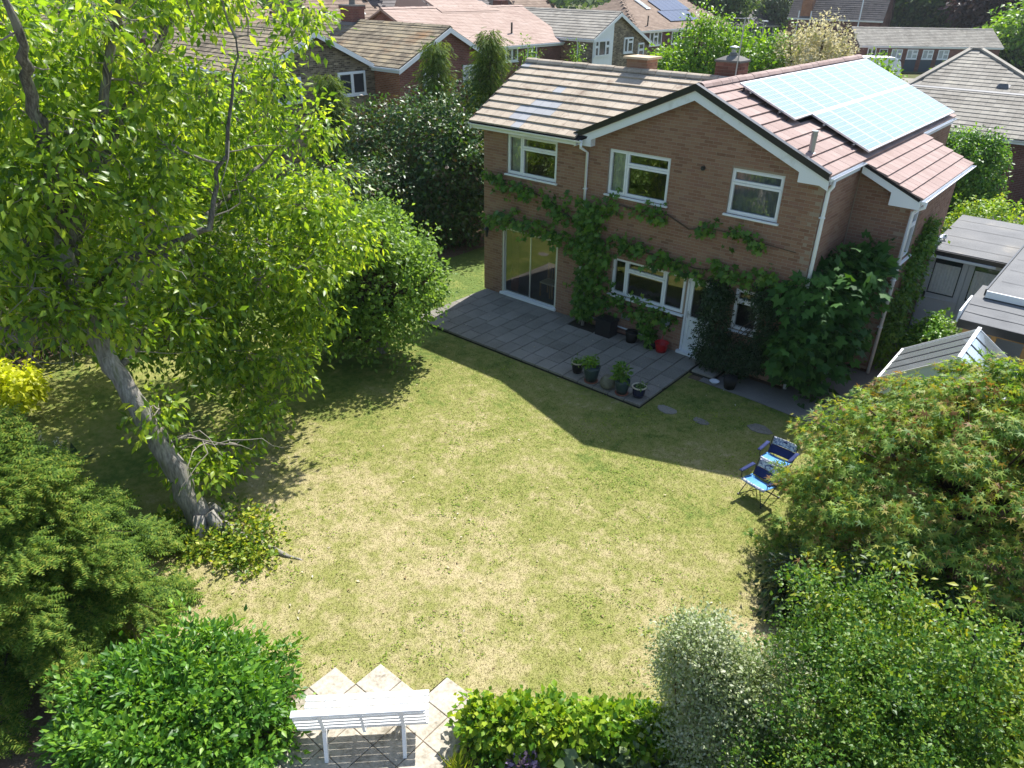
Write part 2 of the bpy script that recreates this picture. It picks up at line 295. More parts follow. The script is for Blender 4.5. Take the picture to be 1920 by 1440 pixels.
class MB:
    def __init__(s): s.v = []; s.f = []; s.mi = []
    def add(s, vs, fs, m=0):
        k = len(s.v); s.v += [tuple(x) for x in vs]; s.f += [tuple(k+i for i in f) for f in fs]; s.mi += [m]*len(fs)
    BF = ((0, 3, 2, 1), (4, 5, 6, 7), (0, 1, 5, 4), (1, 2, 6, 5), (2, 3, 7, 6), (3, 0, 4, 7))
    def box(s, x0, x1, y0, y1, z0, z1, m=0):
        s.add([(x0, y0, z0), (x1, y0, z0), (x1, y1, z0), (x0, y1, z0), (x0, y0, z1), (x1, y0, z1), (x1, y1, z1), (x0, y1, z1)], s.BF, m)
    def obox(s, c, a, b, d, m=0):
        c, a, b, d = Vector(c), Vector(a), Vector(b), Vector(d)
        s.add([c-a-b-d, c+a-b-d, c+a+b-d, c-a+b-d, c-a-b+d, c+a-b+d, c+a+b+d, c-a+b+d], s.BF, m)
    def beam(s, p, q, w, h, up=(0, 0, 1), m=0):
        p, q = Vector(p), Vector(q); d = q-p; x = d.cross(Vector(up))
        if x.length < 1e-6: x = Vector((1, 0, 0))
        x.normalize(); z = x.cross(d).normalized()
        s.obox((p+q)/2, d/2, x*w/2, z*h/2, m)
    def quad(s, *p, m=0): s.add(p, [tuple(range(len(p)))], m)
    def prism(s, poly, d, m=0):
        n = len(poly); d = Vector(d); a = [Vector(p) for p in poly]; b = [p+d for p in a]
        s.add(a+b, [tuple(range(n))[::-1], tuple(range(n, 2*n))]+[(i, (i+1) % n, n+(i+1) % n, n+i) for i in range(n)], m)
    def tube(s, pts, rad, n=8, cap=True, m=0):
        pts = [Vector(p) for p in pts]; k = len(pts)
        if not isinstance(rad, (list, tuple)): rad = [rad]*k
        vs = []; ref = None
        for i, p in enumerate(pts):
            d = (pts[min(i+1, k-1)]-pts[max(i-1, 0)]).normalized()
            if ref is None: ref = d.orthogonal().normalized()
            ref = (ref-d*ref.dot(d))
            ref = d.orthogonal().normalized() if ref.length < 1e-5 else ref.normalized()
            b = d.cross(ref)
            vs += [p+(ref*math.cos(2*PI*j/n)+b*math.sin(2*PI*j/n))*rad[i] for j in range(n)]
        fs = [(i*n+j, i*n+(j+1) % n, (i+1)*n+(j+1) % n, (i+1)*n+j) for i in range(k-1) for j in range(n)]
        if cap: fs += [tuple(range(n))[::-1], tuple(range((k-1)*n, k*n))]
        s.add(vs, fs, m)
    def lathe(s, prof, c=(0, 0, 0), n=20, m=0):
        c = Vector(c); vs = []
        for r, z in prof: vs += [c+Vector((r*math.cos(2*PI*j/n), r*math.sin(2*PI*j/n), z)) for j in range(n)]
        fs = [(i*n+j, i*n+(j+1) % n, (i+1)*n+(j+1) % n, (i+1)*n+j) for i in range(len(prof)-1) for j in range(n)]
        if prof[0][0] > 1e-4: fs.append(tuple(range(n))[::-1])
        if prof[-1][0] > 1e-4: fs.append(tuple(range((len(prof)-1)*n, len(prof)*n)))
        s.add(vs, fs, m)
    def build(s, name, mat, parent=None, smooth=False, bevel=0, loc=None, kind=None):
        w = Vector(loc) if loc is not None else wloc(parent)
        me = bpy.data.meshes.new(name)
        me.from_pydata([tuple(Vector(p)-w) for p in s.v], [], s.f)
        for x in (mat if isinstance(mat, (list, tuple)) else [mat]): me.materials.append(x)
        if any(s.mi): me.polygons.foreach_set('material_index', s.mi)
        if smooth: me.polygons.foreach_set('use_smooth', [True]*len(me.polygons))
        me.update()
        o = put(name, me, w, parent)
        if bevel:
            b = o.modifiers.new('bevel', 'BEVEL'); b.width = bevel; b.segments = 2; b.limit_method = 'ANGLE'
        if kind: o['kind'] = kind
        return o

def np_mesh(name, verts, faces, mat, smooth=False):
    """verts (n,3), faces (m,k) numpy -> mesh"""
    me = bpy.data.meshes.new(name); n, (mf, k) = len(verts), faces.shape
    me.vertices.add(n); me.vertices.foreach_set('co', np.ascontiguousarray(verts, dtype=np.float32).ravel())
    me.loops.add(mf*k); me.loops.foreach_set('vertex_index', np.ascontiguousarray(faces, dtype=np.int32).ravel())
    me.polygons.add(mf); me.polygons.foreach_set('loop_start', np.arange(0, mf*k, k, dtype=np.int32))
    if smooth: me.polygons.foreach_set('use_smooth', np.ones(mf, bool))
    me.materials.append(mat); me.update(calc_edges=True)
    return me

# leaf shapes: x across, y along (length 1), z up
def _star(tips, val, drop=.12):
    vs = [(0, .28, .03)]; fs = []
    n = len(tips); k = []
    for i, (a, l) in enumerate(tips):
        a0 = a-(tips[1][0]-tips[0][0])/2 if i == 0 else (a+tips[i-1][0])/2
        k.append((a0, val))
        k.append((a, l))
    k.append((tips[-1][0]+(tips[1][0]-tips[0][0])/2, val))
    for a, l in k:
        r = math.radians(a); vs.append((math.sin(r)*l, .28+math.cos(r)*l, -drop*l*l))
    for i in range(len(k)-1): fs.append((0, i+2, i+1))
    return np.array(vs, float), np.array(fs)
def _spray(n, wid, ang=.5):
    vs = []; fs = []
    for i in range(n):
        t = i/n; w = wid*(math.sin(PI*min(1, .18+t*.85)))
        for sgn in (-1, 1):
            k = len(vs); vs += [(0, t, 0), (0, t+.75/n, 0), (sgn*w, t+ang*w*1.2, -.06)]; fs.append((k, k+1, k+2))
    k = len(vs); vs += [(-.02, 0, 0), (.02, 0, 0), (0, 1.06, -.03)]; fs.append((k, k+1, k+2))
    return np.array(vs, float), np.array(fs)
TM = {
 'ovate': (np.array([(0, 0, 0), (0, .55, -.02), (0, 1, -.16), (.23, .42, .07), (-.23, .42, .07)], float), np.array([(0, 3, 1), (3, 2, 1), (0, 1, 4), (4, 1, 2)])),
 'wide': (np.array([(0, 0, 0), (0, .5, -.02), (0, 1, -.12), (.34, .5, .07), (-.34, .5, .07)], float), np.array([(0, 3, 1), (3, 2, 1), (0, 1, 4), (4, 1, 2)])),
 'small': (np.array([(0, 0, 0), (.27, .5, .05), (0, 1, -.05), (-.27, .5, .05)], float), np.array([(0, 1, 2), (0, 2, 3)])),
 'star': _star([(-105, .42), (-52, .66), (0, .74), (52, .66), (105, .42)], .17),
 'lobed': _star([(-120, .42), (-58, .58), (0, .72), (58, .58), (120, .42)], .36, .2),
 'spray': _spray(6, .26), 'cyp': _spray(5, .20, 1.3),
 'blade': (np.array([(-.05, 0, 0), (.05, 0, 0), (0, 1, 0)], float), np.array([(0, 1, 2)])),
}
def _axes(D, Nn):
    D = D/np.maximum(1e-6, np.linalg.norm(D, axis=1, keepdims=True))
    X = np.cross(D, Nn); X /= np.maximum(1e-6, np.linalg.norm(X, axis=1, keepdims=True)); Z = np.cross(X, D)
    return X, D, Z
def scatter(name, tm, P, D, Nn, S, mat, parent=None, kind='stuff', nparts=0, part='leaf', wx=1.0):
    """one mesh of all the leaves; the nparts that show largest become objects of their own"""
    tv, tf = TM[tm]; X, Y, Z = _axes(D, Nn)
    if nparts:
        d = np.linalg.norm(P-np.array(CAM), axis=1)
        facing = np.abs(np.einsum('ij,ij->i', Z, (np.array(CAM)-P)/d[:, None]))
        sc = S*(.35+facing)/d
        # only those at the outside of the plant towards the camera
        c = P.mean(0); tow = (np.array(CAM)-c); tow /= np.linalg.norm(tow)
        front = (P-c)@tow; sc = sc*(1+1.2*(front-front.min())/max(1e-6, front.max()-front.min()))
        idx = np.argsort(-sc)[:nparts*4]; idx = rng.permutation(idx)[:nparts]
        me = np_mesh(part, tv, tf, mat)
        for i in idx:
            o = put(part, me, P[i], parent)
            mm = Matrix(((X[i]*wx).tolist(), Y[i].tolist(), Z[i].tolist())).transposed().to_4x4()
            mm = mm @ Matrix.Scale(float(S[i]), 4); mm.translation = o.location
            o.matrix_basis = mm
        keep = np.ones(len(P), bool); keep[idx] = False
        P, X, Y, Z, S = P[keep], X[keep], Y[keep], Z[keep], S[keep]
    k = len(tv)
    vv = P[:, None, :]+S[:, None, None]*(tv[None, :, 0:1]*X[:, None, :]*wx+tv[None, :, 1:2]*Y[:, None, :]+tv[None, :, 2:3]*Z[:, None, :])
    ff = (np.arange(len(P))*k)[:, None, None]+tf[None]
    w = wloc(parent)
    me = np_mesh(name, vv.reshape(-1, 3)-np.array(w), ff.reshape(-1, tf.shape[1]), mat)
    o = put(name, me, w, parent)
    if kind: o['kind'] = kind
    return o

def unit(n):
    v = rng.normal(size=(n, 3)); return v/np.linalg.norm(v, axis=1, keepdims=True)
def clumps(ells, per, shell=.55, zmin=None):
    """clump centres spread towards the outside of a set of ellipsoids; returns centres and outward directions"""
    C, O = [], []
    for c, r in ells:
        r = np.array(r if hasattr(r, '__len__') else (r, r, r), float)
        n = max(1, int(per if per > 1 else 1)); d = unit(n)
        f = (shell+(1-shell)*rng.random(n)**.6)[:, None]
        k1, k2, k3 = unit(3); f = f*(1+.11*np.sin(5*d@k1+3)+.09*np.sin(9*d@k2)+.06*np.sin(15*d@k3))[:, None]
        f = f*np.where(rng.random(n) < .10, 1.17, 1)[:, None]
        C.append(np.array(c)+d*r*f); O.append(d)
    C, O = np.concatenate(C), np.concatenate(O)
    if zmin is not None: k = C[:, 2] > zmin; C, O = C[k], O[k]
    return C, O
def leaves(C, O, n, cr, size, droop=.5, up=.9, out=.8, jit=.7, sj=.5, flat=.75, osc=.5):
    k = len(C); P = np.repeat(C, n, 0); Q = np.repeat(O, n, 0)
    off = rng.normal(size=(k*n, 3))*cr*np.array([1, 1, flat]); P = P+off
    ro = off/np.maximum(1e-6, np.linalg.norm(off, axis=1, keepdims=True))
    D = Q*out*.5+ro*osc+rng.normal(size=(k*n, 3))*jit*.6; D[:, 2] -= droop
    Nn = Q*.5+rng.normal(size=(k*n, 3))*jit*.7; Nn[:, 2] += up
    return P, D, Nn, size*(1+sj*(rng.random(k*n)*2-1))

def stems(name, base, tips, r0, mat, parent, n=5, mid=.35, wob=.1, parts=True):
    """bent stems from a base to the clump centres"""
    b = MB(); base = Vector(base)
    for t in tips:
        t = Vector(t); p = base.lerp(t, mid)+Vector(rng.normal(size=3)*wob); p.z = base.z+(t.z-base.z)*(mid+.12)
        q = base.lerp(t, .7)+Vector(rng.normal(size=3)*wob)
        b.tube([base+Vector((rng.normal()*.03, rng.normal()*.03, 0)), p, q, t], [r0, r0*.7, r0*.45, r0*.15], n, cap=False)
    return b.build(name, mat, parent, smooth=True)

# ------- building pieces
class Frame:
    """a wall face: a along it, b outwards, z up"""
    def __init__(s, o, u, n): s.o, s.u, s.n = Vector(o), Vector(u), Vector(n)
    def p(s, a, b, z): return s.o+s.u*a+s.n*b+Vector((0, 0, z))
    def box(s, mb, a0, a1, b0, b1, z0, z1, m=0):
        mb.obox(s.p((a0+a1)/2, (b0+b1)/2, (z0+z1)/2), s.u*(a1-a0)/2, s.n*(b1-b0)/2, Vector((0, 0, (z1-z0)/2)), m)

def wall_core(name, fr, W, H, holes, mat, parent, gable=None, th=.22, back=.004):
    """wall with true openings; gable = (a_left, a_apex, z_apex, a_right)"""
    mb = MB(); us = sorted({0, W, *[h[0] for h in holes], *[h[1] for h in holes]}); zs = sorted({0, H, *[h[2] for h in holes], *[h[3] for h in holes]})
    for i in range(len(us)-1):
        run = None
        for j in range(len(zs)-1):
            a, z = (us[i]+us[i+1])/2, (zs[j]+zs[j+1])/2
            if any(h[0] < a < h[1] and h[2] < z < h[3] for h in holes):
                if run is not None: fr.box(mb, us[i], us[i+1], -th, -back, run, zs[j]); run = None
            elif run is None: run = zs[j]
        if run is not None: fr.box(mb, us[i], us[i+1], -th, -back, run, H)
    if gable:
        a0, aa, za, a1 = gable
        mb.prism([fr.p(a0, -back, H), fr.p(a1, -back, H), fr.p(aa, -back, za)], -fr.n*(th-back))
    return mb.build(name, mat, parent)

def brickwork(fr, parent, bounds, zmax, holes, mat, nparts=0, bl=.228, ch=.0765, jt=.014, depth=.03, z0=0, jitter=.0025):
    """stretcher bond: each brick a box proud of the mortar; the nparts nearest the camera are objects"""
    bricks = []; k = 0; z = z0
    while z+ch < zmax+.02:
        zc = z+ch/2; lo, hi = bounds(zc+ch*.4)
        if hi-lo > .06:
            iv = [(lo, hi)]
            for h in holes:
                if h[2]-.02 < zc < h[3]+.01:
                    nv = []
                    for a, b in iv:
                        if h[1] <= a or h[0] >= b: nv.append((a, b)); continue
                        if h[0] > a: nv.append((a, h[0]))
                        if h[1] < b: nv.append((h[1], b))
                    iv = nv
            for a, b in iv:
                s = math.floor(a/bl)*bl+(bl/2 if k % 2 else 0)-bl
                while s < b:
                    l, r = max(a, s), min(b, s+bl)
                    if r-l > .045: bricks.append((l+jt/2, r-jt/2, z+jt/2, z+ch-jt/2))
                    s += bl
        z += ch; k += 1
    bricks.sort(key=lambda q: (fr.p((q[0]+q[1])/2, 0, (q[2]+q[3])/2)-CAM).length+(0 if q[1]-q[0] > .2 else 3))
    w = wloc(parent)
    if nparts:
        one = MB(); one.obox((0, 0, 0), fr.u*.5, fr.n*depth/2, Vector((0, 0, (ch-jt)/2))); me = None
        for q in bricks[:nparts]:
            c = fr.p((q[0]+q[1])/2, -depth/2+.001+random.uniform(-1, 1)*jitter, (q[2]+q[3])/2)
            if me is None:
                o = one.build('brick', mat, None, loc=(0, 0, 0)); me = o.data; bpy.data.objects.remove(o)
            o = put('brick', me, c, parent); L = q[1]-q[0]
            o.scale = (L if abs(fr.u.x) > .5 else 1, L if abs(fr.u.y) > .5 else 1, 1)
    mb = MB()
    for q in bricks[nparts:]: 
        e = random.uniform(-1, 1)*jitter
        fr.box(mb, q[0], q[1], -depth, .001+e, q[2], q[3])
    if mb.v: mb.build('brickwork', mat, parent, kind='stuff')
    return len(bricks)

def tile_plane(parent, p0, U, S, nu, ns, tw, g, mat, keep=None, nparts=0, th=.03, lap=.06, stagger=False, name='roof_tile', alt=None):
    """overlapping tiles: every tile a wedge with a butt edge proud of the course below"""
    p0, U, S = Vector(p0), Vector(U).normalized(), Vector(S).normalized(); N = U.cross(S).normalized()
    if N.z < 0: N = -N
    cells = []
    for j in range(ns):
        for i in range(-1 if stagger else 0, nu):
            a = i*tw+(tw/2 if stagger and j % 2 else 0); s = j*g
            a0, a1 = max(0, a), min(nu*tw, a+tw)
            if a1-a0 < .03: continue
            if keep is None or keep(p0+U*(a0+a1)/2+S*(s+g*.5)): cells.append((a0, a1, s, j, i))
    def wedge(mb, o, wdt, m=0):
        e = .003; L = g+lap
        vs = [o+U*e, o+U*(wdt-e), o+U*(wdt-e)+S*L-N*.008, o+U*e+S*L-N*.008]
        tp = [o+U*e+N*th, o+U*(wdt-e)+N*th, o+U*(wdt-e)+S*L+N*.006, o+U*e+S*L+N*.006]
        mb.add(vs+tp, MB.BF, m)
    cells.sort(key=lambda c: (p0+U*c[0]+S*c[2]-CAM).length+(0 if c[1]-c[0] > tw*.9 else 5))
    me = {}
    for c in cells[:nparts]:
        k = (round(c[1]-c[0], 3), bool(alt and alt(c)))
        if k not in me:
            b = MB(); wedge(b, Vector((0, 0, 0)), k[0]); o = b.build(name, alt(c) if k[1] else mat, None, loc=(0, 0, 0)); me[k] = o.data; bpy.data.objects.remove(o)
        put(name, me[k], p0+U*c[0]+S*c[2]+N*(.004+random.uniform(0, .004)), parent)
    mb = MB(); ma = MB()
    for c in cells[nparts:]: wedge(mb, p0+U*c[0]+S*c[2]+N*(.004+random.uniform(0, .004)), c[1]-c[0])
    if mb.v: mb.build('tile_courses', mat, parent, kind='stuff')
    return len(cells)

def window(parent, fr, a0, z0, w, h, panes, name='window', fmat=None, gmat=None, depth=.07, setback=.05, sill=True, sash=True, fw=.055, curtain=None, sillw=.06, label=None):
    """casement window in an opening: outer frame, sashes, panes, sill"""
    fmat = fmat or MAT['upvc']; gmat = gmat or MAT['glass']
    b = MB(); b0, b1 = -setback-depth, -setback
    e = .002
    fr.box(b, a0+e, a0+fw, b0, b1, z0+e, z0+h-e); fr.box(b, a0+w-fw, a0+w-e, b0, b1, z0+e, z0+h-e)
    fr.box(b, a0+fw, a0+w-fw, b0, b1, z0+e, z0+fw); fr.box(b, a0+fw, a0+w-fw, b0, b1, z0+h-fw, z0+h-e)
    gl = []
    for (u0, u1, v0, v1) in panes:
        A0, A1, Z0, Z1 = a0+w*u0, a0+w*u1, z0+h*v0, z0+h*v1
        if sash:
            t = fw*.95; x0, x1 = max(A0, a0+fw*.5)+.004, min(A1, a0+w-fw*.5)-.004; y0, y1 = max(Z0, z0+fw*.5)+.004, min(Z1, z0+h-fw*.5)-.004
            for q in ((x0, x0+t, y0, y1), (x1-t, x1, y0, y1), (x0+t, x1-t, y0, y0+t), (x0+t, x1-t, y1-t, y1)):
                fr.box(b, q[0], q[1], b0+.012, b1+.012, q[2], q[3])
            gl.append((x0+t, x1-t, y0+t, y1-t))
        else: gl.append((max(A0, a0)+fw*.5, min(A1, a0+w)-fw*.5, Z0+fw*.4, Z1-fw*.4))
    o = b.build(name, fmat, parent)
    if label: o['label'] = label
    for q in gl:
        g = MB(); bb = (b0+b1)/2
        g.quad(fr.p(q[0]-.004, bb, q[2]-.004), fr.p(q[1]+.004, bb, q[2]-.004), fr.p(q[1]+.004, bb, q[3]+.004), fr.p(q[0]-.004, bb, q[3]+.004)); g.build('pane', gmat, o)
    if sill:
        s = MB(); fr.box(s, a0-.05, a0+w+.05, b0+.01, sillw, z0-.045, z0-.002); s.build('sill', fmat, o, bevel=.006)
    for (c0, c1, cm) in (curtain or []):
        c = MB(); n = 14; A, B = a0+w*c0, a0+w*c1
        for i in range(n):
            x0, x1 = A+(B-A)*i/n, A+(B-A)*(i+1)/n; d0, d1 = b0-.06-.03*(i % 2), b0-.06-.03*((i+1) % 2)
            c.quad(fr.p(x0, d0, z0+.03), fr.p(x1, d1, z0+.03), fr.p(x1, d1, z0+h-.02), fr.p(x0, d0, z0+h-.02))
        c.build('curtain', cm, o)
    return o

# ---------------------------------------------------------------- ground
g = MB(); g.quad((-700, -200, -.16), (500, -200, -.16), (500, 1100, -.16), (-700, 1100, -.16)); tag(g.build('ground', MAT['far_ground']), kind='structure')
g = MB(); g.quad((-7, -24, -.13), (20, -24, -.13), (20, 9.0, -.13), (-7, 9.0, -.13)); tag(g.build('garden_soil', MAT['soil']), kind='structure')
lawn = MB()
# the turf: one sheet, stepping round the bench paving
LAWN = [(-5.2, -14.2), (7.2, -13.6), (8.05, -12.6), (8.05, -12.13), (8.49, -12.13), (8.49, -11.67), (9.35, -11.67), (9.35, -11.2), (10.2, -11.2), (10.4, -11.6), (12.3, -10.1), (13.6, -8.0), (13.4, -1.32), (11.3, -1.12), (9.2, -.95), (7.6, -.95), (7.6, .0), (-.05, .0), (-.05, 6), (-2.9, 6), (-2.9, 1.6), (-4.6, -1)]
lawn.quad(*[(x, y, -.10) for x, y in LAWN]); tag(lawn.build('lawn', MAT['turf']), kind='structure')

def inpoly(x, y, poly):
    c = np.zeros(len(x), bool); n = len(poly)
    for i in range(n):
        (x1, y1), (x2, y2) = poly[i], poly[i-1]
        if y1 == y2: continue
        c ^= ((y1 > y) != (y2 > y)) & (x < (x2-x1)*(y-y1)/(y2-y1)+x1)
    return c
PATIO = [(.07, -3.09), (7.55, -3.09), (7.55, -.72), (8.2, -.72), (8.2, 0), (.07, 0)]
def grass(n, x0, x1, y0, y1, ln):
    x = rng.uniform(x0, x1, n); y = rng.uniform(y0, y1, n)
    k = inpoly(x, y, LAWN) & ~inpoly(x, y, [(a, b) for a, b in PATIO]); x, y = x[k], y[k]
    P = np.stack([x, y, np.full(len(x), -.102)], 1)
    D = rng.normal(size=(len(x), 3))*.75; D[:, 2] = .45+rng.random(len(x))*.5
    return P, D, rng.normal(size=(len(x), 3)), ln*(.6+rng.random(len(x))*.9)
P, D, Nn, S = grass(520000, 1.5, 13.6, -14.2, 0, .026); q = grass(60000, -5.2, 1.5, -14.2, 6, .035)
P, D, Nn, S = [np.concatenate(k_) for k_ in zip((P, D, Nn, S), q)]
scatter('grass_blades', 'blade', P, D, Nn, S, MAT['blade'], wx=2.6)
# broad-leaved weeds scattered through the turf: flat rosettes
x = rng.uniform(3.5, 13.5, 3600); y = rng.uniform(-13.5, -1.2, 3600)
k = inpoly(x, y, LAWN) & (np.sin(x*1.7+2)*np.sin(y*1.3)+.5*np.sin(x*3.1-y*2.3)+rng.normal(size=3600)*.55 > .35); x, y = x[k], y[k]
C = np.stack([x, y, np.full(len(x), -.085)], 1)
P = np.repeat(C, 8, 0); P[:, :2] += rng.normal(size=(len(P), 2))*.045; D = rng.normal(size=(len(P), 3)); D[:, 2] = .25
Nn = rng.normal(size=(len(P), 3))*.3; Nn[:, 2] += 1
scatter('lawn_weeds', 'ovate', P, D, Nn, .036*(.5+rng.random(len(P))), MAT['weed'])

# a few fallen leaves and clippings
n = 420; x = rng.uniform(1.5, 13, n); y = rng.uniform(-13.5, -.2, n); k = inpoly(x, y, LAWN); P = np.stack([x[k], y[k], np.where(inpoly(x[k], y[k], PATIO), .012, -.078)], 1)
D = rng.normal(size=P.shape); D[:, 2] *= .2; Nn = rng.normal(size=P.shape)*.25; Nn[:, 2] += 1
scatter('fallen_leaves', 'ovate', P, D, Nn, .05*(.5+rng.random(len(P))), M('dead_leaf', [(.16, .10, .05), (.34, .27, .15), (.55, .50, .38)], .9, .1, rand=1.0))

# side paths, drive and road
pth = MB(); pth.quad((7.9, -.93, -.09), (9.4, -.97, -.09), (11.3, -1.12, -.09), (13.4, -1.32, -.09), (13.4, 6.2, -.09), (10.86, 6.2, -.09), (10.86, 2.3, -.09), (9.6, 2.3, -.09), (9.6, -.01, -.09), (8.2, -.01, -.09), (8.2, -.70, -.09), (7.9, -.70, -.09))
tag(pth.build('side_path', MAT['path']), kind='structure')
dr = MB(); dr.quad((8.2, 9.5, -.125), (26, 9.5, -.125), (26, 24.2, -.125), (8.2, 24.2, -.125)); tag(dr.build('drive', MAT['asphalt']), kind='structure')
rd = MB(); rd.quad((-30, 60, -.12), (20, 74, -.12), (20, 84, -.12), (-30, 70, -.12)); tag(rd.build('road', MAT['road']), kind='structure')

# ---------------------------------------------------------------- patio and paving
def paving(name, label, rects, top, base_poly, mat, thick=.05, tilt=.004, loc=(0, 0, 0), e=.009, dp=.026, jm=None):
    t = thing(name, label, 'paving', loc)
    b = MB(); b.prism([(x, y, top-thick-.07) for x, y in base_poly], (0, 0, .07+thick-dp)); b.build('bedding', jm or MAT['joint'], t)
    me = {}
    for (x0, x1, y0, y1) in rects:
        k = (round(x1-x0, 3), round(y1-y0, 3))
        if k not in me:
            b = MB(); w, d = k
            lo = [(-w/2+e, -d/2+e, -thick), (w/2-e, -d/2+e, -thick), (w/2-e, d/2-e, -thick), (-w/2+e, d/2-e, -thick)]
            md = [(x, y, -.006) for x, y, z in lo]; f = .006
            up = [(-w/2+e+f, -d/2+e+f, 0), (w/2-e-f, -d/2+e+f, 0), (w/2-e-f, d/2-e-f, 0), (-w/2+e+f, d/2-e-f, 0)]
            b.add(lo+md+up, [(i, (i+1) % 4, 4+(i+1) % 4, 4+i) for i in range(4)]+[(4+i, 4+(i+1) % 4, 8+(i+1) % 4, 8+i) for i in range(4)]+[(8, 9, 10, 11)])
            o = b.build('paving_slab', mat, None, loc=(0, 0, 0)); me[k] = o.data; bpy.data.objects.remove(o)
        o = put('paving_slab', me[k], ((x0+x1)/2, (y0+y1)/2, top+random.uniform(-.003, .003)), t)
        o.rotation_euler = (random.uniform(-1, 1)*tilt, random.uniform(-1, 1)*tilt, random.uniform(-1, 1)*.004)
    return t
rects = []; nc = 17; cw = 7.42/nc
for i in range(nc):
    x0 = .09+i*cw; y = -3.07
    seq = [.6]*5+[.07] if i % 2 else [.45]+[.6]*4+[.22]
    if i in (8, 9): seq = [.45, .6, .45, .6, .45]       # the soil pocket under the vine takes the last slab
    for s in seq:
        y1 = min(y+s, -.005)
        if y1-y > .05 and not (3.45 < x0 < 5.0 and y > -.5): rects.append((x0, x0+cw, y, y1))
        y = y1
rects += [(7.56, 8.16, -.70, -.01)]
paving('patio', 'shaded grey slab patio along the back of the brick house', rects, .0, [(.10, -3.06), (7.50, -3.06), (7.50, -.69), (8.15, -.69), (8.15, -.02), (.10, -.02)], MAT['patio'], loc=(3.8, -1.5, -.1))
rects = []
rows = [(-11.20, 9.37, 2), (-11.655, 8.50, 4), (-12.11, 8.065, 5), (-12.565, 8.065, 5), (-13.02, 8.5, 4), (-13.475, 8.5, 5), (-13.93, 8.5, 5), (-14.385, 8.5, 5)]
for yt, xs, n in rows:
    for i in range(n): rects.append((xs+i*.443, xs+(i+1)*.443, yt-.455, yt))
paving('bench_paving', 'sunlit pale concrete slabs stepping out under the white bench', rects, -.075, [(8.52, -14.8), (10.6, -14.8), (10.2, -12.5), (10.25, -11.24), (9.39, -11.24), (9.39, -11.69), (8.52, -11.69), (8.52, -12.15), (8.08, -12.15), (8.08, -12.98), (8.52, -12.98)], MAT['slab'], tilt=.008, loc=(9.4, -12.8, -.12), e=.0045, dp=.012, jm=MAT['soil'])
for i, (x, y, rz, w_, d_, lb) in enumerate([(8.0, -2.68, .1, .46, .30, 'sunken stepping stone in the shaded lawn nearest the patio corner'), (8.82, -2.62, .25, .36, .22, 'half buried stepping stone in the shaded lawn beyond the patio corner'), (9.95, -2.05, .05, .5, .32, 'worn stepping stone in shaded lawn beside the maple tree'), (-.75, -3.85, .1, .40, .30, 'stepping stone in sunny grass left of the patio under the tree')]):
    b = MB(); n = 9
    b.prism([(x+math.cos(2*PI*k/n+rz)*w_*.55*(1+.12*math.sin(k*2.3+i)), y+math.sin(2*PI*k/n+rz)*d_*.55*(1+.12*math.cos(k*1.7+i)), -.12) for k in range(n)], (0, 0, .032))
    tag(b.build('stepping_stone', MAT['patio'], bevel=.006, loc=(x, y, -.12)), lb, 'stepping stone', 'stepping stones let into the lawn')

# ---------------------------------------------------------------- the brick house
H = thing('brick_house', 'detached brown brick house with solar roof and vine over its back wall', 'house', (5, 3, -.1))
FR = Frame((0, 0, 0), (1, 0, 0), (0, -1, 0))                       # garden front
SL = .4446; RX, RZ = 6.46, 6.43                                    # gable ridge, east and west slopes
MY, MZ = 2.15, 6.36                                                # ridge of the left wing
WIN = [(.86, 2.60, 3.66, 4.74), (4.22, 5.95, 3.68, 4.80), (7.50, 8.72, 3.80, 4.83), (4.58, 6.76, 1.05, 2.07), (6.80, 7.66, .02, 2.06), (8.06, 8.72, 1.06, 2.10), (.72, 2.77, .0, 2.09)]
wf = wall_core('garden_wall', FR, 9.6, 4.9, WIN, MAT['mortar'], H, gable=(3.45, RX, 6.30, 9.6))
def bnd(z): return (0, 9.6) if z < 4.9 else (RX-(6.30-z)/SL+.02, RX+(6.30-z)/SL-.02)
brickwork(FR, wf, bnd, 6.25, WIN, MAT['brick'], nparts=300, z0=-.02)
FE = Frame((9.6, 0, 0), (0, 1, 0), (1, 0, 0))                      # right return
we = wall_core('return_wall', FE, 11, 4.85, [(2.3, 6.8, 0, 4.3)], MAT['mortar'], H)
brickwork(FE, we, lambda z: (.0, 11), 4.85, [(2.3, 6.8, 0, 4.3)], MAT['brick'], z0=-.02)
F2 = Frame((9.6, 2.3, 0), (1, 0, 0), (0, -1, 0))                   # wing, garden side
w2 = wall_core('wing_wall', F2, 1.25, 4.2, [], MAT['mortar'], H, gable=(.0, .0, 4.2+1.25*SL, 1.25))
brickwork(F2, w2, lambda z: (0.02, min(1.25, 1.25-(z-4.2)/SL)), 4.75, [], MAT['brick'], z0=-.02)
F3 = Frame((10.85, 2.3, 0), (0, 1, 0), (1, 0, 0))                  # wing, side
W3 = [(.25, 1.15, 2.72, 3.86)]
w3 = wall_core('wing_side_wall', F3, 4.6, 4.3, W3, MAT['mortar'], H)
brickwork(F3, w3, lambda z: (0, 4.6), 4.28, W3, MAT['brick'], z0=-.02)
b = MB(); b.box(0, .22, .22, 4.4, 0, 4.9); b.prism([(0, .0, 4.9), (0, 4.4, 4.9), (0, 2.15, 6.25)], (.2, 0, 0)); b.box(0.22, 3.3, 4.2, 4.4, 0, 4.9); b.box(3.3, 3.5, 4.4, 10.8, 0, 4.9); b.box(3.5, 9.38, 10.6, 10.8, 0, 4.9); b.prism([(3.4, 10.6, 4.9), (9.6, 10.6, 4.9), (RX, 10.6, 6.3)], (0, .2, 0))
b.box(9.82, 10.63, 6.7, 6.9, 0, 4.3)
b.build('rear_wall', MAT['brick'], H)
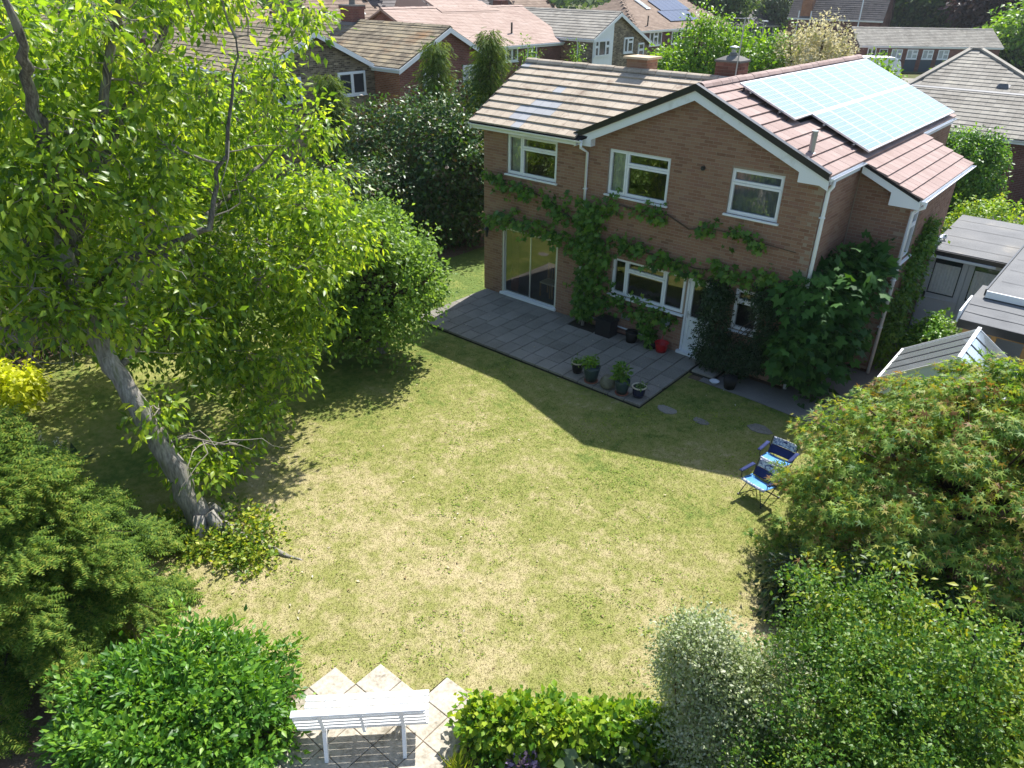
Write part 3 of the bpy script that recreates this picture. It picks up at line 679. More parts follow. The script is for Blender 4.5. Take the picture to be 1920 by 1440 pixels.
# rooms behind the glass
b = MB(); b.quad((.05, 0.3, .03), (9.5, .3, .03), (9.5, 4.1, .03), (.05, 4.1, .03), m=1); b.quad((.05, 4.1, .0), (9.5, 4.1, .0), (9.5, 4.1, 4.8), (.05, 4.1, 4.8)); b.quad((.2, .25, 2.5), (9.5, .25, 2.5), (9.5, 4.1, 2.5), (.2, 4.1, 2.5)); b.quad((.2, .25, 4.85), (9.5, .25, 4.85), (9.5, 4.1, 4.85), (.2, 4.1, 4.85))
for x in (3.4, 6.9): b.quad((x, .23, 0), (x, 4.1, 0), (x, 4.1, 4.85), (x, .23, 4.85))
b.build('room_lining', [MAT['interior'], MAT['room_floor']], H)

def roof_deck(name, pts, mat=None, th=.05):
    b = MB(); a = [Vector(p) for p in pts]; n = (a[1]-a[0]).cross(a[2]-a[0]).normalized()
    if n.z < 0: n = -n
    b.prism([p-n*.012 for p in a], -n*th); return b.build(name, mat or MAT['black_matt'], H)
# left wing roof, buff tiles
eY, eZ = -.36, 4.97; up = Vector((0, MY-eY, MZ-eZ)).normalized(); gl = Vector((0, MY-eY, MZ-eZ)).length
rl = roof_deck('left_roof', [(-.20, eY, eZ), (3.5, eY, eZ), (6.4, MY, MZ), (-.20, MY, MZ)])
GREY = {(1, 4), (1, 5), (2, 4), (2, 5), (2, 6), (2, 7), (3, 5), (3, 6), (3, 7), (0, 5), (5, 6), (8, 0)}
tile_plane(rl, (-.22, eY, eZ), (1, 0, 0), up, 22, 9, .302, gl/9, MAT['tile_buff'], nparts=220, th=.052,
           keep=lambda p: p.x < 3.5 or p.z > RZ-SL*(RX-p.x)-.03, alt=lambda c: MAT['tile_grey'] if (c[3], c[4]) in GREY else None)
bk = roof_deck('left_roof_back', [(-.20, MY, MZ), (6.4, MY, MZ), (6.4, 4.75, 4.9), (-.20, 4.75, 4.9)], MAT['tile_buff'], .06)
def ridge(parent, p, q, mat, n, r=.12, name='ridge_tile'):
    p, q = Vector(p), Vector(q); d = (q-p).normalized(); L = (q-p).length/n; s = d.cross(Vector((0, 0, 1))).normalized()
    b = MB(); prof = [(-1.15, -.62), (-.75, -.1), (-.3, .14), (.3, .14), (.75, -.1), (1.15, -.62)]
    vs = [d*e+s*a*r+Vector((0, 0, z*r)) for e in (.006, L-.006) for a, z in prof]+[d*e+s*a*r+Vector((0, 0, z*r-.02)) for e in (.006, L-.006) for a, z in prof]
    k = len(prof); fs = []
    for i in range(k-1): fs += [(i, i+1, k+i+1, k+i), (2*k+i, 3*k+i, 3*k+i+1, 2*k+i+1)]
    fs += [tuple(range(k))+tuple(range(3*k-1, 2*k-1, -1)), tuple(range(2*k-1, k-1, -1))+tuple(range(3*k, 4*k))]
    b.add(vs, fs); o = b.build(name, mat, None, loc=(0, 0, 0)); me = o.data; bpy.data.objects.remove(o)
    for i in range(n): put(name, me, p+d*L*i+Vector((0, 0, random.uniform(0, .012))), parent)
ridge(rl, (-.2, MY, MZ+.075), (6.3, MY, MZ+.075), MAT['tile_buff'], 15)
# gable roof, red tiles
re_ = roof_deck('right_roof', [(RX, -.22, RZ), (9.68, -.22, RZ-SL*(9.68-RX)), (9.68, 10.85, RZ-SL*(9.68-RX)), (RX, 10.85, RZ)])
rw_ = roof_deck('right_roof_back', [(RX, -.22, RZ), (3.34, -.22, RZ-SL*(RX-3.34)), (3.34, 10.85, RZ-SL*(RX-3.34)), (RX, 10.85, RZ)], MAT['tile_red'])
dn = Vector((-1, 0, SL)).normalized(); sl_ = (9.70-RX)*math.sqrt(1+SL*SL); ng = 11; gg = (sl_-.05)/ng
tile_plane(re_, (9.70, -.20, RZ-SL*(9.70-RX)), (0, 1, 0), dn, 36, ng, .304, gg, MAT['tile_red'], nparts=110, th=.046,
           keep=lambda p: not (p.y > (2.6 if p.x > 8.35 else 1.6) and p.y < 10.1 and p.x > 6.9 and p.x < 9.5))
ridge(re_, (RX, -.05, RZ+.07), (RX, 10.85, RZ+.07), MAT['tile_red'], 25)
# the wing's lower roof carries the same slope on down
xe = 11.08
rx2 = roof_deck('wing_roof', [(9.66, 2.0, RZ-SL*(9.66-RX)-.03), (xe-.03, 2.0, RZ-SL*(xe-.03-RX)-.03), (xe-.03, 7.0, RZ-SL*(xe-.03-RX)-.03), (9.66, 7.0, RZ-SL*(9.66-RX)-.03)])
tile_plane(rx2, (xe, 2.0, RZ-SL*(xe-RX)-.03), (0, 1, 0), dn, 17, 5, .295, .305, MAT['tile_red'], nparts=85, th=.046)
# bargeboards and dry verge of the gable
def slope_board(name, pts, y0, y1, dz0, dz1, mat, parent, bevel=0):
    b = MB()
    for (x0, z0), (x1, z1) in zip(pts[:-1], pts[1:]):
        b.prism([(x0, y0, z0+dz0), (x1, y0, z1+dz0), (x1, y0, z1+dz1), (x0, y0, z0+dz1)], (0, y1-y0, 0))
    return b.build(name, mat, parent)
gp = [(3.26, RZ-SL*(RX-3.26)), (RX, RZ), (9.70, RZ-SL*(9.70-RX))]
slope_board('bargeboard', gp, -.20, -.17, -.27, -.055, MAT['upvc'], H)
slope_board('verge_cap', gp, -.245, -.10, -.06, .085, MAT['black_plastic'], H)
for xa, xb, up_ in ((9.06, 9.66, -1), (3.40, 3.78, 1)):
    b = MB()
    if up_ < 0: b.prism([(xa, -.205, 4.80), (xb, -.205, 4.80), (xb, -.205, 4.99), (xa, -.205, 5.14)], (0, .2, 0))
    else: b.prism([(xa, -.205, 4.80), (xb, -.205, 4.80), (xb, -.205, 5.10), (xa, -.205, 4.98)], (0, .2, 0))
    b.build('eaves_box', MAT['upvc'], H)
# verge, fascia and gutters
b = MB(); b.prism([(-.235, eY, eZ-.03), (-.235, MY, MZ-.03), (-.235, MY, MZ+.05), (-.235, eY, eZ+.05)], (.05, 0, 0)); b.build('left_verge', MAT['black_matt'], H)
b = MB(); b.prism([(-.21, eY, eZ-.20), (-.21, MY, MZ-.20), (-.21, MY, MZ-.04), (-.21, eY, eZ-.04)], (.03, 0, 0)); b.build('left_bargeboard', MAT['upvc'], H)
def gutter(p, q, parent, r=.058, mat=None, name='gutter'):
    p, q = Vector(p), Vector(q); d = (q-p).normalized(); s = d.cross(Vector((0, 0, 1))).normalized(); b = MB(); n = 8
    vs = []
    for P_ in (p, q):
        for rr in (r, r-.008):
            vs += [P_+s*math.cos(PI+PI*i/n)*rr+Vector((0, 0, math.sin(PI+PI*i/n)*rr)) for i in range(n+1)]
    k = n+1; fs = []
    for i in range(n): fs += [(i, i+1, 2*k+i+1, 2*k+i), (k+i, 3*k+i, 3*k+i+1, k+i+1)]
    fs += [(0, 2*k, 3*k, k), (n, k+n, 3*k+n, 2*k+n)]
    b.add(vs, fs); b.add([vs[i] for i in range(k)], [tuple(range(k))]); b.add([vs[2*k+i] for i in range(k)], [tuple(range(k))])
    return b.build(name, mat or MAT['upvc'], parent, smooth=False)
b = MB(); b.box(-.2, 3.40, -.30, -.275, 4.80, 4.955); b.box(-.2, 3.40, -.275, -.004, 4.795, 4.815); b.build('fascia', MAT['upvc'], H)
gutter((-.22, -.375, 4.945), (3.62, -.375, 4.945), H)
zE = RZ-SL*(9.70-RX)
for y0, y1 in ((-.16, 2.0), (7.02, 10.8)): b = MB(); b.box(9.605, 9.66, y0, y1, zE-.2, zE-.02); b.build('side_fascia', MAT['upvc'], H)
gutter((9.735, -.2, zE-.02), (9.735, 1.98, zE-.02), H, name='side_gutter'); gutter((9.735, 7.05, zE-.02), (9.735, 10.6, zE-.02), H, name='far_side_gutter')
zX = RZ-SL*(xe-RX)-.03
b = MB(); b.box(10.86, 11.02, 2.06, 6.95, zX-.17, zX-.145); b.box(11.02, 11.05, 2.06, 6.95, zX-.17, zX-.02); b.build('wing_fascia', MAT['upvc'], H)
gutter((11.125, 1.98, zX-.015), (11.125, 7.02, zX-.015), H, name='wing_gutter')
gp2 = [(9.70, RZ-SL*(9.70-RX)-.03), (xe-.02, RZ-SL*(xe-.02-RX)-.03)]
slope_board('wing_bargeboard', gp2, 2.02, 2.05, -.23, -.03, MAT['upvc'], H)
b = MB(); b.prism([(10.42, 2.015, 4.13), (11.04, 2.015, 4.13), (11.04, 2.015, 4.33), (10.42, 2.015, 4.58)], (0, .27, 0)); b.build('wing_eaves_box', MAT['upvc'], H)
def pipe(name, pts, parent, r=.036, mat=None, clips=()):
    b = MB(); b.tube(pts, r, 10)
    for (x, y, z) in clips: b.box(x-.055, x+.055, y-.045, y+.045, z-.014, z+.014)
    return b.build(name, mat or MAT['upvc'], parent, smooth=True)
pipe('downpipe', [(3.60, -.375, 4.90), (3.60, -.375, 4.78), (3.60, -.06, 4.62), (3.60, -.06, 0.02)], H, clips=[(3.60, -.05, 3.7), (3.60, -.05, 2.0), (3.60, -.05, .9)])
pipe('corner_downpipe', [(9.735, .02, zE-.08), (9.735, .02, 4.78), (9.665, .02, 4.66), (9.665, .02, -.05)], H, r=.042, clips=[(9.655, .02, 4.1), (9.655, .02, 2.2)])
pipe('wing_downpipe', [(11.125, 2.2, zX-.07), (11.125, 2.2, zX-.18), (10.92, 2.22, zX-.32), (10.92, 2.22, -.05)], H, r=.042, clips=[(10.91, 2.22, 2.4), (10.91, 2.22, 1.2)])
pipe('waste_pipe', [(3.80, -.05, .20), (5.7, -.05, .17), (6.5, -.05, .16)], H, r=.022)
# windows and doors
M_ = MAT['curtain']
TP = lambda s: [(0, s, 0, 1), (s, 1, .70, 1), (s, 1, 0, .70)]
window(H, FR, .86, 3.66, 1.74, 1.08, TP(.30), curtain=[(.03, .28, M_), (.30, .34, M_)])
window(H, FR, 4.22, 3.68, 1.73, 1.12, TP(.30), curtain=[(.03, .28, M_)])
window(H, FR, 7.50, 3.80, 1.22, 1.03, [(0, 1, .70, 1), (0, 1, 0, .70)], curtain=[(.02, .98, MAT['brush'])])
window(H, FR, 4.58, 1.05, 2.18, 1.02, [(0, .20, 0, 1), (.20, .72, .72, 1), (.20, .72, 0, .72), (.72, 1, 0, 1)], sillw=.09)
window(H, FR, 8.06, 1.06, .66, 1.04, [(0, 1, .70, 1), (0, 1, 0, .70)])
window(H, F3, .25, 2.72, .90, 1.14, [(0, 1, .70, 1), (0, 1, 0, .70)])
pd = window(H, FR, .72, .02, 2.05, 2.07, [], name='patio_door', fmat=MAT['cream_paint'], sill=False, fw=.05, setback=.02, depth=.10)
for i, (x0, x1, yb) in enumerate(((.78, 1.77, .075), (1.74, 2.71, .055))):
    b = MB()
    for q in ((x0, x0+.035, .06, 2.05), (x1-.035, x1, .06, 2.05), (x0+.035, x1-.035, .06, .11), (x0+.035, x1-.035, 2.01, 2.05)): FR.box(b, q[0], q[1], -yb-.02, -yb, q[2], q[3])
    s = b.build('sliding_sash', MAT['alu'], pd); gm = MB(); gm.quad(*[FR.p(x, -yb-.01, z) for x, z in ((x0+.03, .10), (x1-.03, .10), (x1-.03, 2.02), (x0+.03, 2.02))]); gm.build('pane', MAT['glass'], pd)
b = MB(); FR.box(b, .68, 2.80, -.10, .07, -.0, .075); b.build('threshold', MAT['upvc'], pd, bevel=.01)
b = MB()
for i in range(10):
    x0 = .84+i*.03; b.quad(FR.p(x0, -.30-.03*(i % 2), .05), FR.p(x0+.03, -.30-.03*((i+1) % 2), .05), FR.p(x0+.03, -.30-.03*((i+1) % 2), 2.08), FR.p(x0, -.30-.03*(i % 2), 2.08))
b.build('curtain', MAT['drape'], pd)
# half-glazed kitchen door
kd = MB(); FR.box(kd, 6.80, 6.86, -.12, -.03, .04, 2.05); FR.box(kd, 7.60, 7.66, -.12, -.03, .04, 2.05); FR.box(kd, 6.86, 7.60, -.12, -.03, 1.99, 2.05)
for q in ((6.865, 6.965, .08, 1.985), (7.495, 7.595, .08, 1.985), (6.965, 7.495, .90, 1.02), (6.965, 7.495, 1.885, 1.985), (6.965, 7.495, .08, .20)): FR.box(kd, q[0], q[1], -.11, -.05, q[2], q[3])
kd = kd.build('kitchen_door', MAT['upvc'], H)
b = MB(); FR.box(b, 6.96, 7.50, -.095, -.07, .19, .91); FR.box(b, 7.02, 7.44, -.07, -.058, .25, .85); FR.box(b, 7.10, 7.36, -.058, -.05, .33, .77); b.build('panel', MAT['upvc'], kd, bevel=.008)
b = MB(); b.quad(*[FR.p(x, -.08, z) for x, z in ((6.96, 1.01), (7.50, 1.01), (7.50, 1.89), (6.96, 1.89))]); b.build('pane', MAT['glass'], kd)
b = MB(); FR.box(b, 6.89, 6.92, -.05, -.035, .98, 1.16); FR.box(b, 6.895, 7.01, -.035, -.005, 1.08, 1.10); b.build('handle', MAT['alu'], kd)
b = MB(); FR.box(b, 6.76, 7.70, -.12, .09, -.0, .075); b.build('threshold', MAT['upvc'], kd, bevel=.01)
# chimneys
def chimney(parent, x, y, w, d, z0, z1, mat, cap, name='chimney', pots=1, oversail=.05):
    c = MB(); n = 0
    core = MB(); core.box(x-w/2+.008, x+w/2-.008, y-d/2+.008, y+d/2-.008, z0, z1); o = core.build(name, MAT['mortar'], parent)
    Fs = Frame((x-w/2, y-d/2, 0), (1, 0, 0), (0, -1, 0)); Fe = Frame((x+w/2, y-d/2, 0), (0, 1, 0), (1, 0, 0))
    mb = MB()
    for f, L in ((Fs, w), (Fe, d)):
        z = z0; k = 0
        while z < z1-.02:
            s = -(.114 if k % 2 else 0)
            while s < L-.03:
                a, e = max(0, s)+.005, min(L, s+.228)-.005
                if e-a > .03: f.box(mb, a, e, -.02, .002+random.uniform(-.002, .002), z+.005, min(z1, z+.0765)-.005)
                s += .228
            z += .0765; k += 1
    mb.build('brickwork', mat, o, kind='stuff')
    return o
c1 = chimney(H, 3.48, 2.42, .62, .56, 6.2, 6.67, MAT['brick'], None)
b = MB(); b.prism([(3.10, 2.06, 6.67), (3.86, 2.06, 6.67), (3.86, 2.78, 6.67), (3.10, 2.78, 6.67)], (0, 0, .055)); b.build('cap_slab', M('sandy_slab', [(.42, .33, .22), (.58, .47, .33)], .95, .1, n1=(5, .5), n2=(40, .4), bump=.3), c1)
c2 = chimney(H, 5.93, 2.62, .62, .56, 6.2, 6.76, MAT['brick_red'], None)
b = MB(); b.box(5.59, 6.27, 2.31, 2.93, 6.755, 6.80); b.add([(5.60, 2.32, 6.80), (6.26, 2.32, 6.80), (6.26, 2.92, 6.80), (5.60, 2.92, 6.80), (5.80, 2.5, 6.89), (6.06, 2.5, 6.89), (6.06, 2.74, 6.89), (5.80, 2.74, 6.89)], MB.BF); b.build('mortar_cap', MAT['path'], c2)
b = MB(); b.lathe([(.12, 0), (.10, .07), (.075, .09)], (5.93, 2.62, 6.87), 16); b.build('chimney_pot', MAT['path'], c2, smooth=True)
b = MB(); b.lathe([(.055, .08), (.055, .14), (.065, .145)], (5.93, 2.62, 6.87), 14); b.lathe([(.0, .25), (.11, .22), (.12, .205), (.0, .205)], (5.93, 2.62, 6.87), 14)
for k in range(4): b.tube([(5.93+.05*math.cos(k*PI/2), 2.62+.05*math.sin(k*PI/2), 7.0), (5.93+.09*math.cos(k*PI/2), 2.62+.09*math.sin(k*PI/2), 7.08)], .007, 4)
b.build('cowl', MAT['metal_grey'], c2)
b = MB(); b.tube([(6.20, 2.30, 6.4), (6.24, 2.30, 7.75)], .018, 8); b.tube([(6.0, 2.30, 7.73), (6.48, 2.30, 7.73)], .008, 6)
for k in range(5): b.tube([(6.04+k*.1, 2.18, 7.73), (6.04+k*.1, 2.42, 7.73)], .005, 5)
b.build('aerial_mast', MAT['metal_grey'], c2)
# flue, vents, lamp
b = MB(); b.lathe([(.10, -.12), (.10, .02), (.062, .03), (.062, .36), (.068, .36), (.068, .40), (.062, .40), (.062, .44), (.068, .44), (.068, .47), (.0, .47)], (9.02, .40, RZ-SL*(9.02-RX)), 16); b.build('roof_flue', MAT['metal_grey'], H, smooth=False)
b = MB(); b.tube([FR.p(6.80, -.02, 4.71), FR.p(6.80, .05, 4.71)], [.055, .05], 14); b.build('wall_vent', MAT['dark_steel'], H)
b = MB(); FR.box(b, 5.03, 5.29, 0.003, .07, .44, .58); b.build('vent_box', MAT['metal_grey'], H, bevel=.012)
lt = MB(); FR.box(lt, .21, .29, .003, .03, 1.88, 2.10); lt.tube([FR.p(.25, .02, 2.02), FR.p(.25, .14, 2.06), FR.p(.25, .16, 1.99)], .012, 6)
lt.lathe([(.03, -.16), (.075, .06), (.095, .07), (.03, .13), (.01, .17)], FR.p(.25, .17, 1.88), 6); tag(lt.build('wall_lantern', MAT['black_plastic'], loc=(.25, 0, 1.9)), 'black wall lantern beside the sliding patio door', 'lantern')

# ---------------------------------------------------------------- solar panels on the red slope
SA = thing('solar_array', 'large array of pale blue solar panels on red tiled roof', 'solar panels', (8.2, 6, 5.7))
OFF = .17; cs = 1/math.sqrt(1+SL*SL); Ud = Vector((0, 1, 0)); Sd = dn; Nd = Vector((SL, 0, 1)).normalized()
def rp(x, y, h=0): return Vector((x, y, RZ-SL*(x-RX)))+Nd*(OFF+h)
PW, PH = 1.017, 1.575
def pv_mesh():
    f = MB(); t = .022
    f.obox((PW/2-.006)*Ud*0, Ud*(PW/2-.006), Sd*(PH/2-.006), Nd*.004)
    back = f
    fr = MB()
    for a in (-1, 1):
        fr.obox(Ud*a*(PW/2-.006-t/2)+Nd*-.012, Ud*t/2, Sd*(PH/2-.006), Nd*.02); fr.obox(Sd*a*(PH/2-.006-t/2)+Nd*-.0125, Ud*(PW/2-.028), Sd*t/2, Nd*.0195)
    c = MB(); nx, ny = 6, 10
    for i in range(nx):
        for j in range(ny):
            cx, cy = (i-(nx-1)/2)*(PW-.09)/nx, (j-(ny-1)/2)*(PH-.10)/ny; hw, hh = (PW-.09)/nx/2-.004, (PH-.10)/ny/2-.004; q = .012
            c.quad(*[Ud*(cx+x)+Sd*(cy+y)+Nd*.0055 for x, y in ((-hw+q, -hh), (hw-q, -hh), (hw, -hh+q), (hw, hh-q), (hw-q, hh), (-hw+q, hh), (-hw, hh-q), (-hw, -hh+q))])
    out = []
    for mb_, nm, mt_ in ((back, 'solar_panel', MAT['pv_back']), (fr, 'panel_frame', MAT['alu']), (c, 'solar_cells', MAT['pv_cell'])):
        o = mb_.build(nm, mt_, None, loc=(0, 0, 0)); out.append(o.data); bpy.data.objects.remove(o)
    return out
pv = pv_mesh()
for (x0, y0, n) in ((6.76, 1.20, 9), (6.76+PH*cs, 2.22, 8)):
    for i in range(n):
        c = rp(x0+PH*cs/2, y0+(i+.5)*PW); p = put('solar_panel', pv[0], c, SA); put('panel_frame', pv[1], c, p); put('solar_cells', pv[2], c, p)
for x in (7.1, 7.85, 8.55, 9.3):
    b = MB(); b.beam(rp(x, 1.1 if x < 8.1 else 2.1, -.06), rp(x, 10.4, -.06), .04, .05, up=Nd); b.build('mounting_rail', MAT['dark_steel'], SA)
b = MB()
for x in (6.9, 7.5, 8.05):
    b.beam(rp(x, 1.24, -.03), rp(x, 1.24, -.14), .03, .06, up=(0, 1, 0))
b.build('roof_hook', MAT['dark_steel'], SA)

# ---------------------------------------------------------------- neighbouring houses
def BRICKTEX(name, c1, c2, mortar, s=1.0):
    mt, nt, N, L, out = _nt(name)
    b = N.new('ShaderNodeBsdfPrincipled'); b.inputs['Roughness'].default_value = .9; b.inputs['Specular IOR Level'].default_value = .15; L.new(b.outputs[0], out.inputs[0])
    t = N.new('ShaderNodeTexCoord'); sx = N.new('ShaderNodeSeparateXYZ'); L.new(t.outputs['Object'], sx.inputs[0])
    cx = N.new('ShaderNodeCombineXYZ'); L.new(_math(N, L, 'ADD', sx.outputs[0], sx.outputs[1]), cx.inputs[0]); L.new(sx.outputs[2], cx.inputs[1])
    k = N.new('ShaderNodeTexBrick'); k.inputs['Color1'].default_value = (*c1, 1); k.inputs['Color2'].default_value = (*c2, 1); k.inputs['Mortar'].default_value = (*mortar, 1)
    k.inputs['Scale'].default_value = 1; k.inputs['Brick Width'].default_value = .226*s; k.inputs['Row Height'].default_value = .0765*s; k.inputs['Mortar Size'].default_value = .008*s; k.inputs['Bias'].default_value = -.1
    L.new(cx.outputs[0], k.inputs['Vector'])
    n = _ramp(N, [(.3, (.62, .62, .62)), (.7, (1.25, 1.22, 1.2))]); L.new(_noise(N, L, .8, 4), n.inputs[0])
    L.new(_mix(N, L, 1, k.outputs[0], n.outputs[0], 'MULTIPLY'), b.inputs['Base Color'])
    bp = N.new('ShaderNodeBump'); bp.inputs['Strength'].default_value = .5; bp.inputs['Distance'].default_value = .01; bp.invert = True
    L.new(k.outputs[1], bp.inputs['Height']); L.new(bp.outputs[0], b.inputs['Normal'])
    return mt
BT = {'red': BRICKTEX('red_brick_far', (.15, .06, .045), (.22, .09, .07), (.22, .17, .14)),
      'orange': BRICKTEX('orange_brick_far', (.30, .11, .05), (.38, .16, .08), (.34, .27, .2)),
      'flint': BRICKTEX('mottled_brick_far', (.11, .085, .06), (.36, .29, .19), (.30, .26, .2)),
      'dark': BRICKTEX('dark_brick_far', (.12, .05, .045), (.18, .075, .06), (.16, .12, .1)),
      'flintorange': BRICKTEX('mottled_orange_brick_far', (.15, .08, .05), (.40, .22, .11), (.30, .23, .17))}
MAT['far_pane'] = M('far_window_pane', [(.02, .028, .035), (.045, .055, .065)], .06, .8, n1=(.8, .6), n2=None)
MAT['curtain_pane'] = M('curtained_window_pane', [(.25, .28, .30), (.50, .52, .52)], .15, .7, n1=(1.5, .8), n2=None)

def house(name, label, cat, u0, u1, d0, d1, ridge_d, ze0, zr, wall, tile, axis='x', base=-.1, loc=(0, 0, 0), rot=0, over=.22, wins=(), nt=None, g=.33, tw=.33, ze1=None, barge=True, bm=None, hip=(0, 0), faces=None, th=.035, group=None):
    """gabled house: ridge along `axis`; d0..d1 the depth across the ridge, u0..u1 along it"""
    X = axis == 'x'
    P = (lambda u, d, z: Vector((u, d, z))) if X else (lambda u, d, z: Vector((-d, u, z)))
    r = thing(name, label, cat, (0, 0, 0), group)
    ze1 = ze0-(d1-ridge_d-(ridge_d-d0))*(zr-ze0)/(ridge_d-d0) if ze1 is None else ze1
    s0 = (zr-ze0)/(ridge_d-d0)
    def zat(d): return zr-s0*abs(d-ridge_d) if d <= ridge_d else zr-(zr-ze1)/(d1-ridge_d)*(d-ridge_d)
    b = MB(); sec = [(d0, base), (d1, base), (d1, ze1-.12), (ridge_d, zr-.12), (d0, ze0-.12)]
    if hip[0] or hip[1]:
        zz = min(ze0, ze1)-.12; b.prism([P(u0, d0, base), P(u1, d0, base), P(u1, d1, base), P(u0, d1, base)], (0, 0, zz-base))
    else: b.prism([P(u0, d, z) for d, z in sec], P(u1, 0, 0)-P(u0, 0, 0))
    b.build('wall', wall, r)
    # roof: tiled front slope, plain back slope
    e0 = d0-over; ez = zat(d0)-s0*over
    eu0, eu1 = u0-over, u1+over
    rf = MB()
    h0, h1 = hip
    rf.prism([P(eu0, e0, ez-.03), P(eu1, e0, ez-.03), P(eu1-h1, ridge_d, zr-.03), P(eu0+h0, ridge_d, zr-.03)], P(0, .02, -.07))
    e1 = d1+over; ez1 = zat(d1)-(zr-ze1)/(d1-ridge_d)*over
    rf.prism([P(eu0, e1, ez1), P(eu1, e1, ez1), P(eu1-h1, ridge_d, zr), P(eu0+h0, ridge_d, zr)], P(0, -.02, -.08))
    if h0: rf.prism([P(eu0, e0, ez), P(eu0, e1, ez1), P(eu0+h0, ridge_d, zr)], P(.02, 0, -.06))
    if h1: rf.prism([P(eu1, e0, ez), P(eu1, e1, ez1), P(eu1-h1, ridge_d, zr)], P(-.02, 0, -.06))
    ro = rf.build('roof', tile, r)
    S = P(0, ridge_d-e0, zr-ez); sl = S.length; ns = max(2, round(sl/g)); L = eu1-eu0; nu = max(2, round(L/tw))
    Uax = (P(1, 0, 0)-P(0, 0, 0))
    def keep(p):
        if not (h0 or h1): return True
        t = (p-P(0, e0, 0)).dot(P(0, 1, 0))/(ridge_d-e0); u = (p).dot(Uax)
        return eu0+h0*t-.1 < u < eu1-h1*t+.1
    tile_plane(ro, P(eu0, e0, ez), Uax, S, nu, ns, L/nu, sl/ns, tile, keep=keep, th=th, lap=.05)
    if h1:                                                              # the hip end that can be seen is tiled too
        S2 = P(eu1-h1, ridge_d, zr)-P(eu1, ridge_d, ez); U2 = P(0, 1, 0); n2 = max(2, round(S2.length/g)); W2 = e1-e0
        tile_plane(ro, P(eu1, e0, ez), U2, S2, max(2, round(W2/tw)), n2, W2/max(2, round(W2/tw)), S2.length/n2, tile, th=th, lap=.05,
                   keep=lambda p: abs(p.dot(U2)-ridge_d) < (W2/2)*(1-(p.z-ez)/(zr-ez))+.1)
    if h0:
        S2 = P(eu0+h0, ridge_d, zr)-P(eu0, ridge_d, ez); U2 = P(0, 1, 0); n2 = max(2, round(S2.length/g)); W2 = e1-e0
        tile_plane(ro, P(eu0, e0, ez), U2, S2, max(2, round(W2/tw)), n2, W2/max(2, round(W2/tw)), S2.length/n2, tile, th=th, lap=.05,
                   keep=lambda p: abs(p.dot(U2)-ridge_d) < (W2/2)*(1-(p.z-ez)/(zr-ez))+.1)
    b = MB(); n = int((L-h0-h1)/.45); a = P(eu0+h0, ridge_d, zr+.02); d = Uax*(L-h0-h1)/max(1, n)
    for i in range(n):
        for q in (-1, 1): b.prism([a+d*i+d*.01, a+d*(i+1)-d*.01, a+d*(i+1)-d*.01+P(0, q*.16, -.09)-P(0, 0, 0), a+d*i+d*.01+P(0, q*.16, -.09)], (0, 0, .05+.006*(i % 3)))
    if n: b.build('ridge_tiles', tile, ro, kind='stuff')
    if barge and not h1:
        b = MB(); bm = bm or MAT['white_paint']
        for (da, za, db, zb) in ((e0, ez, ridge_d, zr), (ridge_d, zr, e1, ez1)):
            b.prism([P(eu1+.004, da, za-.24), P(eu1+.004, db, zb-.24), P(eu1+.004, db, zb-.03), P(eu1+.004, da, za-.03)], P(.03, 0, 0)-P(0, 0, 0))
        b.build('bargeboard', bm, r)
    b = MB(); q = [P(eu0, e0+.02, ez-.2), P(eu1-.01, e0+.02, ez-.2), P(eu1-.01, e0+.02, ez-.05), P(eu0, e0+.02, ez-.05)]; b.prism(q, P(0, .03, 0)-P(0, 0, 0)); b.prism([P(eu0, e0-.08, ez-.09), P(eu1, e0-.08, ez-.09), P(eu1, e0-.08, ez-.01), P(eu0, e0-.08, ez-.01)], P(0, .09, 0)); b.build('fascia', MAT['white_paint'] if bm is None else bm, r)
    fr = {'f': Frame(P(u0, d0, 0), Uax, P(0, -1, 0)), 'e': Frame(P(u1, d0, 0), P(0, 1, 0), Uax)}
    for wn_ in wins:
        fc, a, z, w_, h_ = wn_[:5]; pn = wn_[5] if len(wn_) > 5 else [(0, .5, 0, 1), (.5, 1, .68, 1), (.5, 1, 0, .68)]
        window(r, fr[fc], a-(u0 if fc == 'f' else d0), z, w_, h_, pn, gmat=MAT['curtain_pane'] if len(wn_) > 6 else MAT['far_pane'], depth=.06, setback=-.064, fmat=MAT['white_paint'], sillw=.10, fw=.07)
    r.location = loc; r.rotation_euler = (0, 0, rot)
    return r, fr, P
HG = 'houses around the garden'
P2 = [(0, .5, 0, 1), (.5, 1, 0, 1)]; P3 = [(0, .33, 0, 1), (.33, .66, 0, 1), (.66, 1, 0, 1)]; PT = [(0, .42, 0, 1), (.42, 1, .7, 1), (.42, 1, 0, .7)]
# two gables beyond the laurel hedge
hA, fA, _ = house('neighbour_house', 'red brick house gable with white bargeboards behind laurel hedge', 'house', -26, -12.3, 8.0, 14.2, 11.1, 5.0, 6.48, BT['red'], MAT['tile_mossy'],
      wins=[('e', 9.47, 3.97, 1.0, .9, [(0, 1, .5, 1), (0, 1, 0, .5)]), ('e', 12.12, 3.72, 1.08, 1.04, PT, 1)], g=.30, tw=.30)
b = MB(); b.box(-14.0, -12.305, 7.985, 8.02, -.1, 4.78); b.build('side_wall', BT['orange'], hA)
ch = MB(); ch.box(-19.55, -18.6, 10.7, 11.5, 6.0, 7.0); ch.box(-19.6, -18.55, 10.65, 11.55, 7.0, 7.14); ch = ch.build('chimney', BT['dark'], hA)
b = MB(); b.box(-19.62, -18.52, 10.6, 11.6, 6.0, 6.42); b.build('flashing', MAT['lead'], ch)
